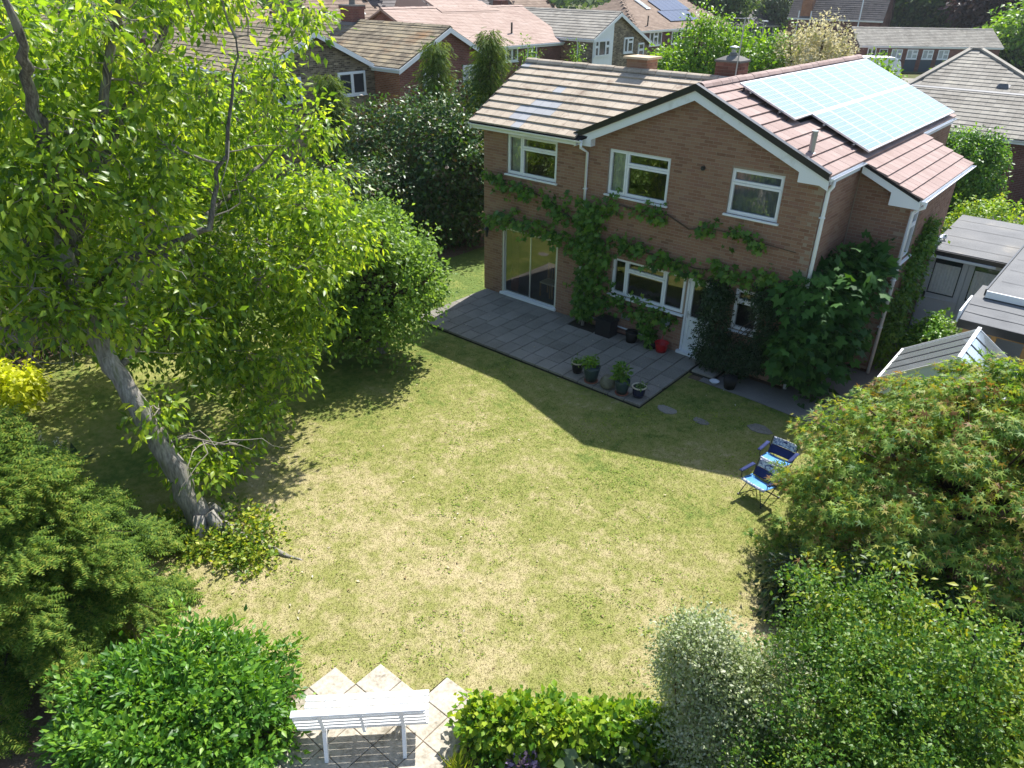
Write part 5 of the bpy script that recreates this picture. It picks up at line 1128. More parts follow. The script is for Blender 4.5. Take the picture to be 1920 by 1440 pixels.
# ---------------------------------------------------------------- the big walnut
WALNUT = [(0.2, -9.3, 3.5), (1.9, -7.1, 3.3), (-4.0, -11.9, 5.9), (1.3, -10.1, 8.0), (1.2, -12.8, 5.5), (-0.7, -13.8, 3.2), (1.7, -7.1, 7.6), (2.8, -11.0, 5.0), (2.7, -12.3, 5.8), (0.5, -10.8, 7.2), (2.1, -10.7, 2.6), (-4.1, -11.6, 3.6), (2.9, -10.7, 7.0), (-2.5, -10.3, 6.0), (-0.1, -10.0, 6.0), (-3.3, -11.0, 6.7), (1.8, -8.7, 3.3), (-0.1, -13.1, 5.9), (0.9, -8.7, 6.1), (1.1, -9.1, 3.8), (-1.7, -12.3, 3.4), (1.8, -9.1, 6.6), (1.8, -8.5, 4.7), (1.6, -8.9, 8.2), (2.3, -12.0, 7.0), (1.9, -7.9, 6.6), (-0.4, -8.9, 5.1), (-0.1, -8.4, 7.8), (0.0, -11.5, 5.2), (0.8, -9.2, 4.9), (-0.3, -12.9, 4.1), (1.1, -10.5, 5.7), (-5.0, -12.5, 3.3), (-0.5, -12.3, 5.2), (-2.9, -12.3, 5.1), (0.4, -10.8, 2.1), (-0.7, -11.9, 3.8), (0.4, -11.9, 8.1), (-0.9, -12.3, 2.6), (2.4, -12.4, 4.3), (1.0, -11.6, 5.3), (1.9, -12.1, 3.3), (-1.5, -11.2, 4.2), (1.4, -11.6, 6.5), (-0.0, -8.4, 6.3), (1.8, -7.1, 5.8), (1.9, -12.7, 8.0), (-0.0, -12.0, 6.1), (-1.5, -12.7, 5.7), (-1.4, -12.1, 6.5), (2.4, -7.8, 4.5), (-1.1, -11.2, 7.8), (2.0, -10.9, 7.2), (2.2, -9.4, 1.9), (1.4, -11.9, 4.3), (-1.7, -9.7, 7.9), (1.3, -9.5, 2.5), (-0.6, -10.8, 5.1), (-2.9, -12.7, 3.5), (-0.7, -9.6, 2.3), (-1.5, -11.7, 5.1), (-1.8, -10.0, 2.1), (1.0, -7.9, 3.6), (2.0, -6.8, 4.5), (0.2, -9.7, 7.1), (-0.5, -10.0, 3.9), (-2.6, -11.5, 7.0), (-1.4, -13.4, 3.9), (0.5, -11.4, 3.7), (1.9, -12.3, 5.2), (-1.3, -9.5, 4.8), (-0.5, -9.1, 6.7), (-0.5, -11.8, 7.2), (2.3, -9.8, 8.3), (0.5, -9.6, 1.9), (-3.6, -12.2, 4.3), (1.8, -10.4, 4.8), (0.8, -12.5, 6.9), (0.7, -13.2, 4.3), (-1.5, -11.0, 6.1), (-1.7, -10.4, 7.2), (-0.7, -10.9, 2.6), (-3.0, -10.9, 8.2), (3.1, -9.4, 8.2), (-2.5, -11.3, 5.4), (1.7, -10.4, 6.4), (2.8, -11.9, 3.6), (1.4, -11.7, 7.7), (0.2, -10.5, 4.6), (3.0, -11.0, 7.8), (-0.8, -10.3, 1.7), (0.3, -11.0, 6.2), (-2.4, -12.0, 4.3), (3.0, -7.4, 3.9), (-4.1, -7.5, 5.9), (0.8, -6.7, 3.9), (-2.1, -8.2, 6.3), (-2.2, -5.4, 6.4), (-1.6, -5.3, 3.9), (-5.1, -11.3, 5.3), (-4.9, -10.1, 5.9), (-0.5, -5.1, 3.2), (-3.0, -9.0, 2.6), (-4.4, -10.6, 3.3), (-4.6, -9.3, 5.4), (-3.6, -8.1, 4.0), (-3.2, -10.8, 5.0), (-5.8, -11.9, 2.9), (-1.2, -7.5, 5.2), (-6.1, -10.3, 3.3), (0.7, -5.7, 3.1), (-1.5, -8.7, 3.4), (-2.6, -8.5, 4.7), (-1.4, -6.8, 3.8), (0.5, -7.9, 5.5), (-4.4, -8.3, 6.4), (-2.7, -5.6, 3.0), (-4.4, -7.5, 2.8), (-2.7, -7.5, 4.0), (3.3, -8.9, 3.1), (0.8, -9.3, 2.7), (1.9, -7.9, 2.1), (1.0, -9.7, 1.3), (1.4, -7.6, 1.3), (2.0, -7.7, 3.6), (0.1, -8.7, 2.3), (2.3, -7.9, 3.1), (-0.0, -8.9, 1.4), (2.0, -8.7, 1.3), (2.6, -9.1, 3.5), (1.5, -9.9, 1.8), (3.1, -8.4, 3.7), (1.8, -9.8, 3.5), (2.4, -10.4, 3.2), (1.9, -9.6, 2.9), (3.1, -8.1, 2.7), (1.9, -9.4, 1.0), (3.1, -9.2, 1.9), (1.7, -9.1, 2.2), (3.3, -13.1, 6.6), (4.1, -12.1, 7.2), (3.9, -13.4, 5.1), (2.2, -13.5, 4.5), (4.0, -12.2, 5.1), (3.7, -12.0, 8.0), (3.8, -13.0, 7.9), (2.5, -13.2, 7.4), (4.1, -12.4, 6.2), (4.1, -13.6, 6.8), (3.2, -11.9, 6.5), (2.3, -13.1, 6.2), (4.3, -11.3, 4.8), (4.4, -11.1, 6.5), (4.2, -11.2, 7.7), (3.0, -13.3, 5.6), (3.6, -11.8, 4.2), (2.8, -12.4, 7.9), (3.2, -14.1, 5.0), (3.2, -13.0, 4.6)]
LOW = [(3.15, -11.59, 1.07), (3.6, -11.34, 0.81), (3.57, -10.85, 0.88), (3.27, -10.19, 1.01), (3.17, -9.76, 1.13), (3.5, -11.81, 2.18), (3.05, -12.19, 0.72), (3.4, -12.55, 3.12), (3.42, -12.4, 2.65)]

T = thing('walnut_tree', 'large leaning walnut tree with grey trunk and bright green leaves at left', 'tree', (3.93, -11.72, -.1))
LIMBS = [
 ([(4.02, -11.68, -.25), (3.90, -11.74, .15), (3.64, -11.85, 1.1), (3.32, -12.01, 2.09), (3.05, -12.12, 2.74), (2.78, -12.24, 3.63), (2.6, -12.28, 4.38), (2.59, -12.18, 5.1)], [.30, .215, .178, .16, .148, .138, .125, .115]),
 ([(2.59, -12.18, 5.0), (2.81, -12.25, 5.78), (3.12, -12.26, 6.68), (3.35, -12.33, 7.23), (3.61, -12.37, 7.62), (3.74, -12.52, 8.36)], [.125, .11, .09, .075, .055, .03]),
 ([(2.59, -12.2, 4.9), (2.82, -11.84, 5.86), (2.86, -11.65, 6.22), (3.0, -11.39, 6.78), (3.07, -11.17, 7.33), (3.1, -11.0, 7.79), (3.17, -10.79, 8.37)], [.12, .10, .09, .075, .06, .05, .03]),
 ([(2.7, -12.22, 4.1), (3.09, -11.6, 4.66), (3.43, -11.02, 4.75), (3.72, -10.46, 5.0), (3.60, -10.25, 5.57), (3.68, -9.92, 6.21), (3.55, -9.66, 6.83), (3.5, -9.43, 7.62)], [.085, .07, .06, .047, .036, .03, .022, .012]),
 ([(2.73, -12.2, 4.0), (2.62, -12.81, 3.86), (2.56, -13.37, 3.81), (2.67, -13.8, 3.87)], [.07, .055, .045, .03]),
 ([(3.6, -11.86, 1.68), (3.7, -11.5, 1.6), (3.8, -11.2, 1.35), (3.75, -10.9, 1.2)], [.03, .024, .018, .01]),
 ([(2.6, -12.25, 4.5), (1.6, -11.4, 5.4), (.3, -10.6, 6.2), (-1.2, -10.2, 6.8)], [.11, .08, .06, .03]),
 ([(2.6, -12.25, 4.3), (1.5, -12.4, 4.9), (.2, -12.4, 5.2), (-1.5, -12.1, 5.4), (-3, -11.8, 5.6)], [.10, .08, .06, .045, .02]),
 ([(2.78, -12.2, 3.5), (2.0, -10.6, 4.1), (1.4, -9.0, 4.7), (1.2, -7.8, 5.2)], [.09, .07, .05, .025]),
 ([(2.7, -12.2, 4.9), (2.2, -11.0, 6.2), (1.7, -9.8, 7.4), (1.5, -8.8, 8.4)], [.09, .07, .05, .025]),
 ([(3.0, -12.1, 2.9), (1.9, -11.2, 2.8), (.9, -10.3, 2.6), (0, -9.6, 2.5)], [.06, .05, .035, .015]),
]
b = MB()
def wob(pts, k=3, a=.035):
    out = []
    for i in range(len(pts)-1):
        p, q = Vector(pts[i]), Vector(pts[i+1])
        for j in range(k): out.append(p.lerp(q, j/k)+(Vector(rng.normal(size=3)*a) if (i or j) else Vector((0, 0, 0))))
    return out+[Vector(pts[-1])]
def lerpr(r, k=3):
    out = []
    for i in range(len(r)-1): out += [(r[i]+(r[i+1]-r[i])*j/k)*(1+.06*rng.normal()) for j in range(k)]
    return out+[r[-1]]
b.tube(wob(LIMBS[0][0], 4, .018), lerpr(LIMBS[0][1], 4), 14)
for k in range(5):                                                       # root flare
    a = k*1.26+.3; d = Vector((math.cos(a), math.sin(a), 0)); b.tube([Vector((3.95, -11.7, .28))+d*.12, Vector((3.98, -11.7, .0))+d*.30, Vector((4.0, -11.7, -.16))+d*.52], [.12, .11, .04], 8)
trunk = b.build('trunk', MAT['bark'], T, smooth=True)
b = MB()
for pts, r in LIMBS[1:]: b.tube(wob(pts, 3, .03), lerpr(r, 3), 9)
b.build('limbs', MAT['limb_bark'], T, smooth=True)
b = MB(); b.tube(wob([(4.2, -11.55, .02), (4.7, -11.45, -.03), (5.2, -11.3, -.06), (5.55, -11.22, -.09), (5.95, -11.06, -.125)], 3, .012), lerpr([.11, .085, .06, .04, .012], 3), 9); b.build('surface_root', MAT['bark'], T, smooth=True)
allp = np.array([list(p) for pts, r in LIMBS for p in wob(pts, 4, 0)])
LOW = [l for i, l in enumerate(LOW) if i not in (6, 7, 8)]
cl = np.array(WALNUT+[(-1.5, -7.5, 5.2), (-.5, -6.8, 5.0), (.3, -7.4, 5.6), (-2.2, -8.0, 4.4), (-1.0, -8.0, 4.2), (.8, -6.3, 4.4), (-3.2, -7.2, 4.8), (-.2, -8.6, 3.4), (.6, -8.2, 4.6), (-1.8, -6.6, 4.2), (3.2, -11.6, 4.7), (3.24, -11.1, 5.4), (3.2, -10.7, 6.2), (3.15, -12.6, 4.2), (3.2, -12.6, 5.9)]); low = np.array(LOW); cl = cl[(cl[:, 0] < 3.25)]
b = MB()
CC, OO = [], []
nodes = [tuple(p) for p in allp]; rad = [.03]*len(nodes)
todo = [tuple(c) for c in np.concatenate([cl, low])]
todo.sort(key=lambda c: np.linalg.norm(allp-np.array(c), axis=1).min())
for c in todo:                                                           # every cluster hangs on the nearest wood grown so far
    c = np.array(c); na = np.array(nodes); j = int(np.argmin(np.linalg.norm(na-c, axis=1)+np.maximum(0, na[:, 2]-c[2])*.5)); p = Vector(nodes[j]); q = Vector(c)
    mid = p.lerp(q, .5)+Vector((rng.normal()*.10, rng.normal()*.10, .08)); r_ = rad[j]
    b.tube([p, p.lerp(mid, .5)+Vector(rng.normal(size=3)*.03), mid, mid.lerp(q, .5)+Vector(rng.normal(size=3)*.03), q], [r_*.8, r_*.7, r_*.62, r_*.55, r_*.5], 5, cap=False)
    nodes += [tuple(mid), tuple(c)]; rad += [r_*.62, max(.008, r_*.5)]
    sm = c[2] < 1.3 or (c[0] > 2.9 and c[2] < 3.2)
    for k in range(5 if sm else 9):
        d = unit(1)[0]; d[2] = d[2]*.75; rr = (.32 if sm else .62)*(.55+.45*rng.random()); e = c+d*rr
        CC.append(e); OO.append(d)
        b.tube([q.lerp(mid, rng.random()*.5), q.lerp(Vector(e), .5)+Vector(rng.normal(size=3)*.04), Vector(e)], [.012, .008, .004], 4, cap=False)
# a few bare grey twigs hanging out of the crown
for k in range(70):
    p = Vector(allp[rng.integers(20, len(allp))]); d = Vector(unit(1)[0]); d.z *= .5; pts = [p]
    for s in range(5): d = (d+Vector(rng.normal(size=3)*.35)).normalized(); pts.append(pts[-1]+d*(.16+.14*rng.random()))
    b.tube(pts, [.014, .011, .009, .007, .005, .003], 4, cap=False)
for k in range(46):
    a_ = rng.random(); p = Vector((2.73, -12.2, 4.0)).lerp(Vector((2.6, -13.7, 3.86)), a_); d = Vector(unit(1)[0]); d.z -= .2; pts = [p]
    for s in range(6): d = (d+Vector(rng.normal(size=3)*.4)).normalized(); pts.append(pts[-1]+d*(.12+.12*rng.random()))
    b.tube(pts, [.016, .013, .010, .008, .006, .005, .003], 4, cap=False)
b.build('twigs', MAT['twig'], T, smooth=True)
CC, OO = np.array(CC), np.array(OO)
P, D, Nn, S = leaves(CC, OO, 50, .205, .15, droop=.65, up=.8, out=.6, jit=.9, sj=.4, osc=.9)
scatter('foliage', 'ovate', P, D, Nn, S, L1, T, nparts=280, wx=1.0)

def plant(name, label, cat, base, ells, per, n, cr, size, tm, mat, group=None, stem=None, smat=None, r0=.03, nparts=0, zmin=-.05, shell=.5, nst=14, **kw):
    t = thing(name, label, cat, base, group)
    C, O = [], []
    for e in ells:
        c_, o_ = clumps([(e[0], e[1])], max(3, int(per*(e[2] if len(e) > 2 else 1))), shell, zmin); C.append(c_); O.append(o_)
    C, O = np.concatenate(C), np.concatenate(O)
    if stem is not None and nst:
        k = rng.permutation(len(C))[:nst]; stems('stems' if stem != 'trunk' else 'branches', base if stem != 'trunk' else (base[0], base[1], base[2]+kw.get('th', 1)), C[k], r0, smat or MAT['twig_dark'], t)
    th = kw.pop('th', 1)
    if stem == 'trunk':
        b = MB(); b.tube([Vector(base)+Vector((0, 0, -.1)), Vector(base)+Vector((.04, .02, th*.5)), Vector(base)+Vector((0, 0, th*1.1))], [r0*1.6, r0*1.2, r0], 9); b.build('trunk', smat or MAT['bark'], t, smooth=True)
    wx = kw.pop('wx', 1.0)
    P, D, Nn, S = leaves(C, O, n, cr, size, **kw)
    if zmin is not None: k = P[:, 2] > zmin-.05; P, D, Nn, S = P[k], D[k], Nn[k], S[k]
    scatter('foliage', tm, P, D, Nn, S, mat, t, nparts=nparts, wx=wx)
    return t, C

# paler tree behind it
plant('apple_tree', 'pale green rounded small leaved tree between the walnut and the patio', 'tree', (.9, -5.0, -.1),
      [((.95, -5.0, 1.95), (1.6, 1.5, 1.75)), ((-.2, -5.8, 2.3), (1.4, 1.4, 1.6), .7), ((1.45, -4.5, 1.75), (.8, .8, .85), .4), ((.6, -5.2, 3.0), (1.0, 1.0, .8), .4), ((.55, -5.95, .95), (1.2, .8, .75), .5)], 210, 46, .17, .10, 'wide', L2, stem='trunk', r0=.11, th=1.1, nst=60, zmin=.25, shell=.6, droop=.2, up=.7, jit=1.0)
# evergreen laurel bank behind the lawn
HL = [((-3.7, 3.2, 2.3), (1.2, 1.5, 1.9)), ((-5.0, 3.6, 2.9), (1.5, 1.6, 1.95)), ((-6.9, 4.1, 2.8), (1.6, 1.6, 1.9)), ((-8.9, 3.6, 2.3), (1.6, 1.6, 1.7)), ((-4.6, 2.4, 1.0), (1.7, 1.0, 1.2)), ((-7.4, 2.3, 1.1), (1.8, 1.2, 1.4)), ((-3.0, 4.6, 2.2), (.8, 1.2, 1.9))]
for i, (gi, lb) in enumerate((((0, 4, 6), 'tall dark laurel shrub beside the left corner of the brick house'), ((1,), 'tallest glossy laurel shrub with brown tips under the red brick gable'), ((2, 5), 'broad dark laurel shrub in the middle of the evergreen bank'), ((3,), 'dark laurel shrub at the left end of the bank behind the pale tree'))):
    e = [HL[k] for k in gi]; c = e[0][0]
    plant('laurel_shrub', lb, 'shrub', (c[0], c[1], -.1), e, 190, 34, .24, .15, 'ovate', L3, group='evergreen laurels behind the lawn', stem='multi', r0=.05, shell=.62, droop=.25, up=.8, jit=.9, wx=1.2)
plant('hedge', 'dark evergreen hedge in deep shade behind the walnut tree', 'hedge', (-6, -6, -.1), [((-5.6, y, 1.5), (1.2, 1.4, 1.7)) for y in (-15, -12.6, -10.2, -7.8, -5.4, -3, -.6, 1.6)], 120, 30, .26, .15, 'ovate', L3, stem='multi', r0=.04, shell=.6)
# feathery cypresses in front of the neighbours
def cypress(x, y, h, r, lb, n=130):
    t = thing('cypress_tree', lb, 'conifer', (x, y, -.1), 'feathery cypresses before the brick gables')
    b = MB(); b.tube([(x, y, -.2), (x+.05, y, h*.5), (x+.02, y, h*.97)], [.12, .07, .012], 8); b.build('trunk', MAT['twig_dark'], t, smooth=True)
    C, O = [], []
    for k in range(n):
        z = h*(.12+.88*(k/n)**.85); rr = r*(1-(z/h))**.8+.12; a = rng.random()*2*PI; rr *= .35+.75*rng.random()
        C.append((x+math.cos(a)*rr, y+math.sin(a)*rr, z-rr*.12)); O.append((math.cos(a), math.sin(a), -.25))
    b = MB()
    for c in C[::2]: b.tube([(x, y, c[2]+.1), c], [.02, .006], 4, cap=False)
    b.build('branches', MAT['twig_dark'], t)
    P, D, Nn, S = leaves(np.array(C), np.array(O), 38, .17, .24, droop=.75, up=.5, out=1.3, jit=.5, flat=.6)
    scatter('foliage', 'cyp', P, D, Nn, S, L14, t)
cypress(-7.6, 5.7, 6.3, 1.25, 'feathery green cypress left of centre before the red brick gable')
cypress(-4.75, 5.6, 6.75, 1.35, 'tallest feathery cypress beside the left verge of the brick house roof', 150)
cypress(-11.2, 3.2, 5.0, 1.3, 'feathery cypress below the wide window of the yellow brick gable')
cypress(-6.2, 6.3, 5.1, .9, 'small cypress between the two feathery cypresses', 90)
for i, (x, y, h, lb) in enumerate(((-15.9, 21.5, 5.6, 'slender sapling in front of the pink roofed house'), (-14.6, 24.8, 5.2, 'slender sapling below the downpipe of the mottled brick house'))):
    plant('young_tree', lb, 'tree', (x, y, -.1), [((x, y, h*.62), (.6, .6, h*.36))], 46, 24, .2, .15, 'ovate', L19, group='saplings before the neighbours', stem='trunk', r0=.04, th=h*.5, nst=14)
# big maple on the right: layered, drooping, reddish tips
t = thing('maple_tree', 'wide layered green maple with reddish tips at right of the lawn', 'tree', (14.15, -4.35, -.1))
b = MB(); C, O = [], []
base = Vector((14.15, -4.35, -.1))
for k in range(5): a = k*1.25; b.tube([base, base+Vector((math.cos(a)*.25, math.sin(a)*.25, .7)), base+Vector((math.cos(a)*.9, math.sin(a)*.9, 1.7)), base+Vector((math.cos(a)*1.5, math.sin(a)*1.5, 2.4))], [.10, .08, .055, .03], 8)
for lay, (npad, hr, dz) in enumerate(((58, 1.0, 0), (40, .93, -.55), (26, .8, -1.1))):
    for k in range(npad):
        a = k*2.39996+lay*1.1; f = math.sqrt((k+.5)/npad)*hr; rr = f*2.72*(.92+.16*rng.random())
        x, y = base.x+math.cos(a)*rr, base.y+math.sin(a)*rr*.97
        q = Vector((x, y, max(.35, 3.5*(1-(f*.98)**2.4*.66)-.1+rng.normal()*.13+dz)))
        b.tube([base+Vector((0, 0, 1.2)), base.lerp(q, .55)+Vector((0, 0, .7)), q], [.035, .02, .008], 4, cap=False)
        pr = .30+.20*rng.random()
        for s_ in range(11):
            an = rng.random()*2*PI; fr_ = math.sqrt(rng.random()); d = np.array([math.cos(an), math.sin(an), 0])*fr_
            C.append(np.array(q)+d*pr*1.15+np.array([0, 0, -.22*fr_*fr_-.03*rng.random()])); O.append((d[0]*.8+math.cos(a)*.6, d[1]*.8+math.sin(a)*.6, -.2-.3*fr_))
for k in range(22):                                                      # low skirts on the lawn side
    a = math.radians(200+rng.random()*95); rr = 2.15+.55*rng.random(); q = np.array([base.x+math.cos(a)*rr, base.y+math.sin(a)*rr, .35+rng.random()*.95]); pr = .34
    b.tube([base+Vector((0, 0, 1.2)), base.lerp(Vector(q), .6)+Vector((0, 0, .5)), Vector(q)], [.03, .018, .007], 4, cap=False)
    for s_ in range(10):
        an = rng.random()*2*PI; fr_ = math.sqrt(rng.random()); d = np.array([math.cos(an), math.sin(an), 0])*fr_
        C.append(q+d*pr*1.15+np.array([0, 0, -.25*fr_*fr_])); O.append((d[0]*.8+math.cos(a)*.6, d[1]*.8+math.sin(a)*.6, -.3-.3*fr_))
b.build('branches', MAT['twig_dark'], t, smooth=True)
P, D, Nn, S = leaves(np.array(C), np.array(O), 34, .085, .125, droop=.40, up=1.0, out=1.3, jit=.55, flat=.5, sj=.35)
scatter('foliage', 'star', P, D, Nn, S, L4, t, nparts=240)
# bottom right: small-leaved evergreen mound with golden growth to its right
plant('evergreen_shrub', 'large dark small leaved evergreen shrub filling the bottom right corner', 'shrub', (14.8, -9.0, -.1),
      [((14.1, -9.0, 1.05), (1.25, 1.2, 1.55)), ((14.9, -8.6, 1.1), (1.3, 1.1, 1.35)), ((14.3, -10.2, .7), (1.2, 1.1, 1.1)), ((15.4, -9.8, .8), (1.2, 1.2, 1.2)), ((13.7, -8.3, .9), (.75, .75, 1.1), .6)], 190, 115, .105, .046, 'ovate', L5, stem='multi', r0=.03, shell=.72, droop=.0, up=.9, jit=1.0, wx=1.4)
plant('golden_shrub', 'yellow green leaved shrub at the right edge below the maple', 'shrub', (16.2, -8.2, -.1),
      [((16.2, -8.1, .8), (1.1, 1.1, 1.15)), ((16.0, -9.3, .9), (.9, .9, 1.1)), ((16.9, -7.2, .8), (1.0, 1.0, 1.1)), ((15.6, -7.6, .6), (.8, .8, .9))], 190, 36, .13, .072, 'ovate', L5y, stem='multi', r0=.025, shell=.7, droop=.1, up=.8, jit=1.0, wx=1.2)
plant('arching_shrub', 'loose pale leaved sprays poking out of the top of the dark evergreen mound', 'shrub', (13.6, -7.7, -.1), [((13.7, -7.9, 1.5), (.8, .7, .75)), ((14.6, -8.4, 2.0), (.7, .7, .5))], 30, 22, .13, .085, 'ovate', L5y, stem='multi', r0=.02, shell=.8, up=.8)
plant('shaded_shrub', 'dark shrub in the shade under the front of the maple', 'shrub', (14.6, -6.6, -.1), [((14.0, -6.9, .6), (1.2, .7, .8)), ((15.6, -6.4, .7), (1.4, .7, .9)), ((12.9, -6.6, .4), (.7, .6, .6))], 120, 30, .15, .10, 'ovate', L13, stem='multi', r0=.02, shell=.6)
plant('variegated_shrub', 'silvery grey green variegated shrub beside the low golden hedge', 'shrub', (12.6, -9.85, -.1),
      [((12.62, -9.8, .75), (.60, .60, .9)), ((12.36, -10.03, 1.5), (.40, .40, .66), .6), ((12.95, -9.62, .9), (.55, .55, .8), .6), ((12.75, -10.1, .5), (.6, .55, .6), .6)], 520, 36, .09, .043, 'ovate', L6, stem='multi', r0=.022, shell=.6, droop=-.1, up=.7, jit=1.1, wx=1.25, nst=40)
# low golden hedge between paving and lawn
hd = [((10.42+i*.235, -11.52+i*.165, .16), (.30, .27, .34)) for i in range(9)]
plant('golden_hedge', 'low bright yellow green hedge along the front edge of the lawn', 'hedge', (11.3, -10.9, -.1), hd, 60, 30, .07, .085, 'wide', L7, stem='multi', r0=.012, shell=.75, nparts=180, droop=.1, up=.9, jit=.8, wx=1.15)
plant('hedge_climber', 'blue green large leaved plant at the right end of the golden hedge', 'plant', (12.25, -10.55, -.1), [((12.2, -10.6, .15), (.38, .34, .32)), ((11.75, -11.05, .02), (.3, .26, .2))], 30, 16, .1, .16, 'wide', L20, stem='multi', r0=.01, shell=.6)
plant('border_plant', 'small green leafy plant in the dry soil below the golden hedge', 'plant', (10.75, -11.85, -.1), [((10.75, -11.85, .0), (.22, .2, .18))], 26, 14, .07, .075, 'ovate', L8, stem='multi', r0=.006)
plant('border_plant', 'spiky dry grass tuft at the corner of the pale paving', 'plant', (10.45, -12.15, -.1), [((10.45, -12.15, .0), (.10, .10, .12))], 14, 20, .06, .16, 'blade', L5y, droop=-1.2, wx=.8)
plant('lavender', 'small faded purple lavender in the soil below the golden hedge', 'plant', (11.1, -11.6, -.1), [((11.1, -11.6, .02), (.22, .16, .16))], 30, 12, .06, .07, 'small', L21, droop=-.8)
plant('lavender', 'faded purple lavender in front of the hedge climber', 'plant', (12.0, -11.35, -.1), [((12.0, -11.35, .02), (.22, .16, .16))], 30, 12, .06, .07, 'small', L21, droop=-.8)
# bottom left
plant('choisya_shrub', 'rounded glossy bright green shrub left of the white bench', 'shrub', (7.4, -13.9, -.1),
      [((7.45, -13.75, .35), (.95, .95, .72)), ((7.05, -14.4, .3), (.85, .8, .66)), ((7.9, -13.7, .2), (.75, .70, .62)), ((7.7, -14.5, .3), (.9, .8, .6))], 300, 34, .085, .092, 'ovate', L8, stem='multi', r0=.02, shell=.8, nparts=220, droop=-.25, up=.8, jit=.7, osc=.9, wx=1.05)
t = thing('yew_tree', 'dark green conifer with layered drooping sprays at the left edge', 'conifer', (4.25, -14.6, -.1))
b = MB(); b.tube([(4.25, -14.6, -.2), (4.2, -14.6, 1.8), (4.25, -14.55, 3.5)], [.13, .08, .015], 8); b.build('trunk', MAT['twig_dark'], t, smooth=True)
C, O = [], []; b = MB()
for k in range(84):
    z = .25+3.2*(k/84); a = k*2.4+rng.normal()*.2; Lb = 2.5*(1-z/4.0)**.8*(.75+.35*rng.random())
    if z < 1.2: Lb *= 1.0
    d = np.array([math.cos(a), math.sin(a), 0]); p0 = np.array([4.25, -14.6, z]); pts = []
    for s in np.linspace(.2, 1, 9):
        q = p0+d*Lb*s+np.array([0, 0, .18*Lb*s-.34*Lb*s*s]); pts.append(Vector(q))
        sd = np.array([-d[1], d[0], 0]); wdt = .34*(1-s*.55)*(.6+.4*rng.random())
        for sg in (-1, 0, 1): C.append(q+sd*sg*wdt+np.array([0, 0, -.05*abs(sg)])); O.append(d*.9+sd*sg*.9+np.array([0, 0, -.12]))
    b.tube([Vector(p0)]+pts, [.022]+[.018*(1-i/10) for i in range(9)], 4, cap=False)
b.build('branches', MAT['twig_dark'], t)
P, D, Nn, S = leaves(np.array(C), np.array(O), 26, .07, .18, droop=.12, up=1.4, out=1.5, jit=.45, flat=.35)
scatter('foliage', 'spray', P, D, Nn, S, L9, t)
plant('golden_bush', 'bright yellow leaved bush at the left edge beside dark hedge', 'shrub', (-2.5, -12.5, -.1), [((-2.5, -12.5, .75), (.75, .65, .38)), ((-2.8, -12.8, .45), (.6, .5, .35), .6)], 90, 24, .10, .13, 'wide', L10, stem='multi', r0=.02, shell=.6)
plant('red_acer', 'dark red leaved acer glimpsed behind the walnut branches', 'tree', (-7.2, -9.5, -.1), [((-7.2, -9.5, 3.2), (1.3, 1.3, 1.4))], 110, 26, .2, .14, 'star', L16, stem='trunk', r0=.08, th=1.6)
plant('ground_ivy', 'patch of yellow green ivy round the foot of the walnut trunk', 'ground cover', (4.4, -11.6, -.1), [((4.55, -11.25, -.02), (.75, .5, .26)), ((4.1, -12.2, -.05), (.6, .35, .18)), ((5.15, -11.6, -.08), (.65, .30, .17)), ((4.6, -11.9, -.06), (.8, .3, .15)), ((3.6, -12.1, -.05), (.4, .3, .2))], 85, 16, .10, .075, 'wide', L7b, stem='multi', r0=.006, shell=.3, zmin=-.12, droop=0, up=1.2)
for i, (x, y) in enumerate(((.05, -12.75), (.32, -12.55))):
    t = thing('flower_spike', ('taller' if i == 0 else 'shorter')+' pale cream flower spike in the shade left of the trunk', 'flower', (x, y, -.1), 'cream flower spikes'); h_ = .75-.12*i
    b = MB(); b.tube([(x, y, -.1), (x, y, h_)], [.012, .006], 5); b.build('stem', MAT['twig_dark'], t)
    P = np.stack([x+rng.normal(size=90)*.028, y+rng.normal(size=90)*.028, .25+rng.random(90)*(h_-.25)], 1); scatter('blossom', 'small', P, unit(90), unit(90), np.full(90, .05), L22, t)
    P, D, Nn, S = leaves(np.array([[x, y, .0]]), np.array([[0, 0, 1.]]), 30, .12, .22, droop=-.2); scatter('foliage', 'ovate', P, D, Nn, S, L13, t)

# ---------------------------------------------------------------- climbers on the house
t = thing('grape_vine', 'grape vine trained in rows across the brick wall', 'climber', (3.85, -.12, .0))
ROWS = [[(3.76, 2.66), (3.3, 2.85), (3.04, 2.95), (2.48, 3.21), (1.63, 3.35), (.85, 3.37), (.22, 3.49)], [(3.9, 1.97), (3.45, 2.15), (2.71, 2.29), (1.95, 2.43), (.97, 2.36), (.2, 2.33)],
        [(3.96, 3.27), (4.68, 3.47), (5.31, 3.45), (6.06, 3.47), (6.67, 3.26), (7.21, 3.37), (7.88, 3.39), (8.53, 3.34), (9.3, 3.32)], [(3.99, 2.2), (4.77, 2.58), (5.43, 2.45), (6.21, 2.35), (6.95, 2.32), (7.64, 2.42), (8.31, 2.46), (9.2, 2.58)],
        [(3.91, .72), (4.4, .80), (4.78, .88), (5.61, .88), (6.25, .92), (6.85, .95)]]
b = MB(); b.tube([(3.95, -.28, -.02), (3.86, -.16, .5), (3.83, -.10, 1.32), (3.99, -.09, 1.97), (3.76, -.09, 2.66), (3.96, -.09, 3.3)], [.05, .045, .04, .035, .03, .02], 8); b.tube([(3.80, -.25, -.02), (3.95, -.15, .55), (4.05, -.1, .9)], [.03, .025, .02], 6); b.build('trunk', MAT['bark'], t, smooth=True)
b = MB(); C, O = [], []
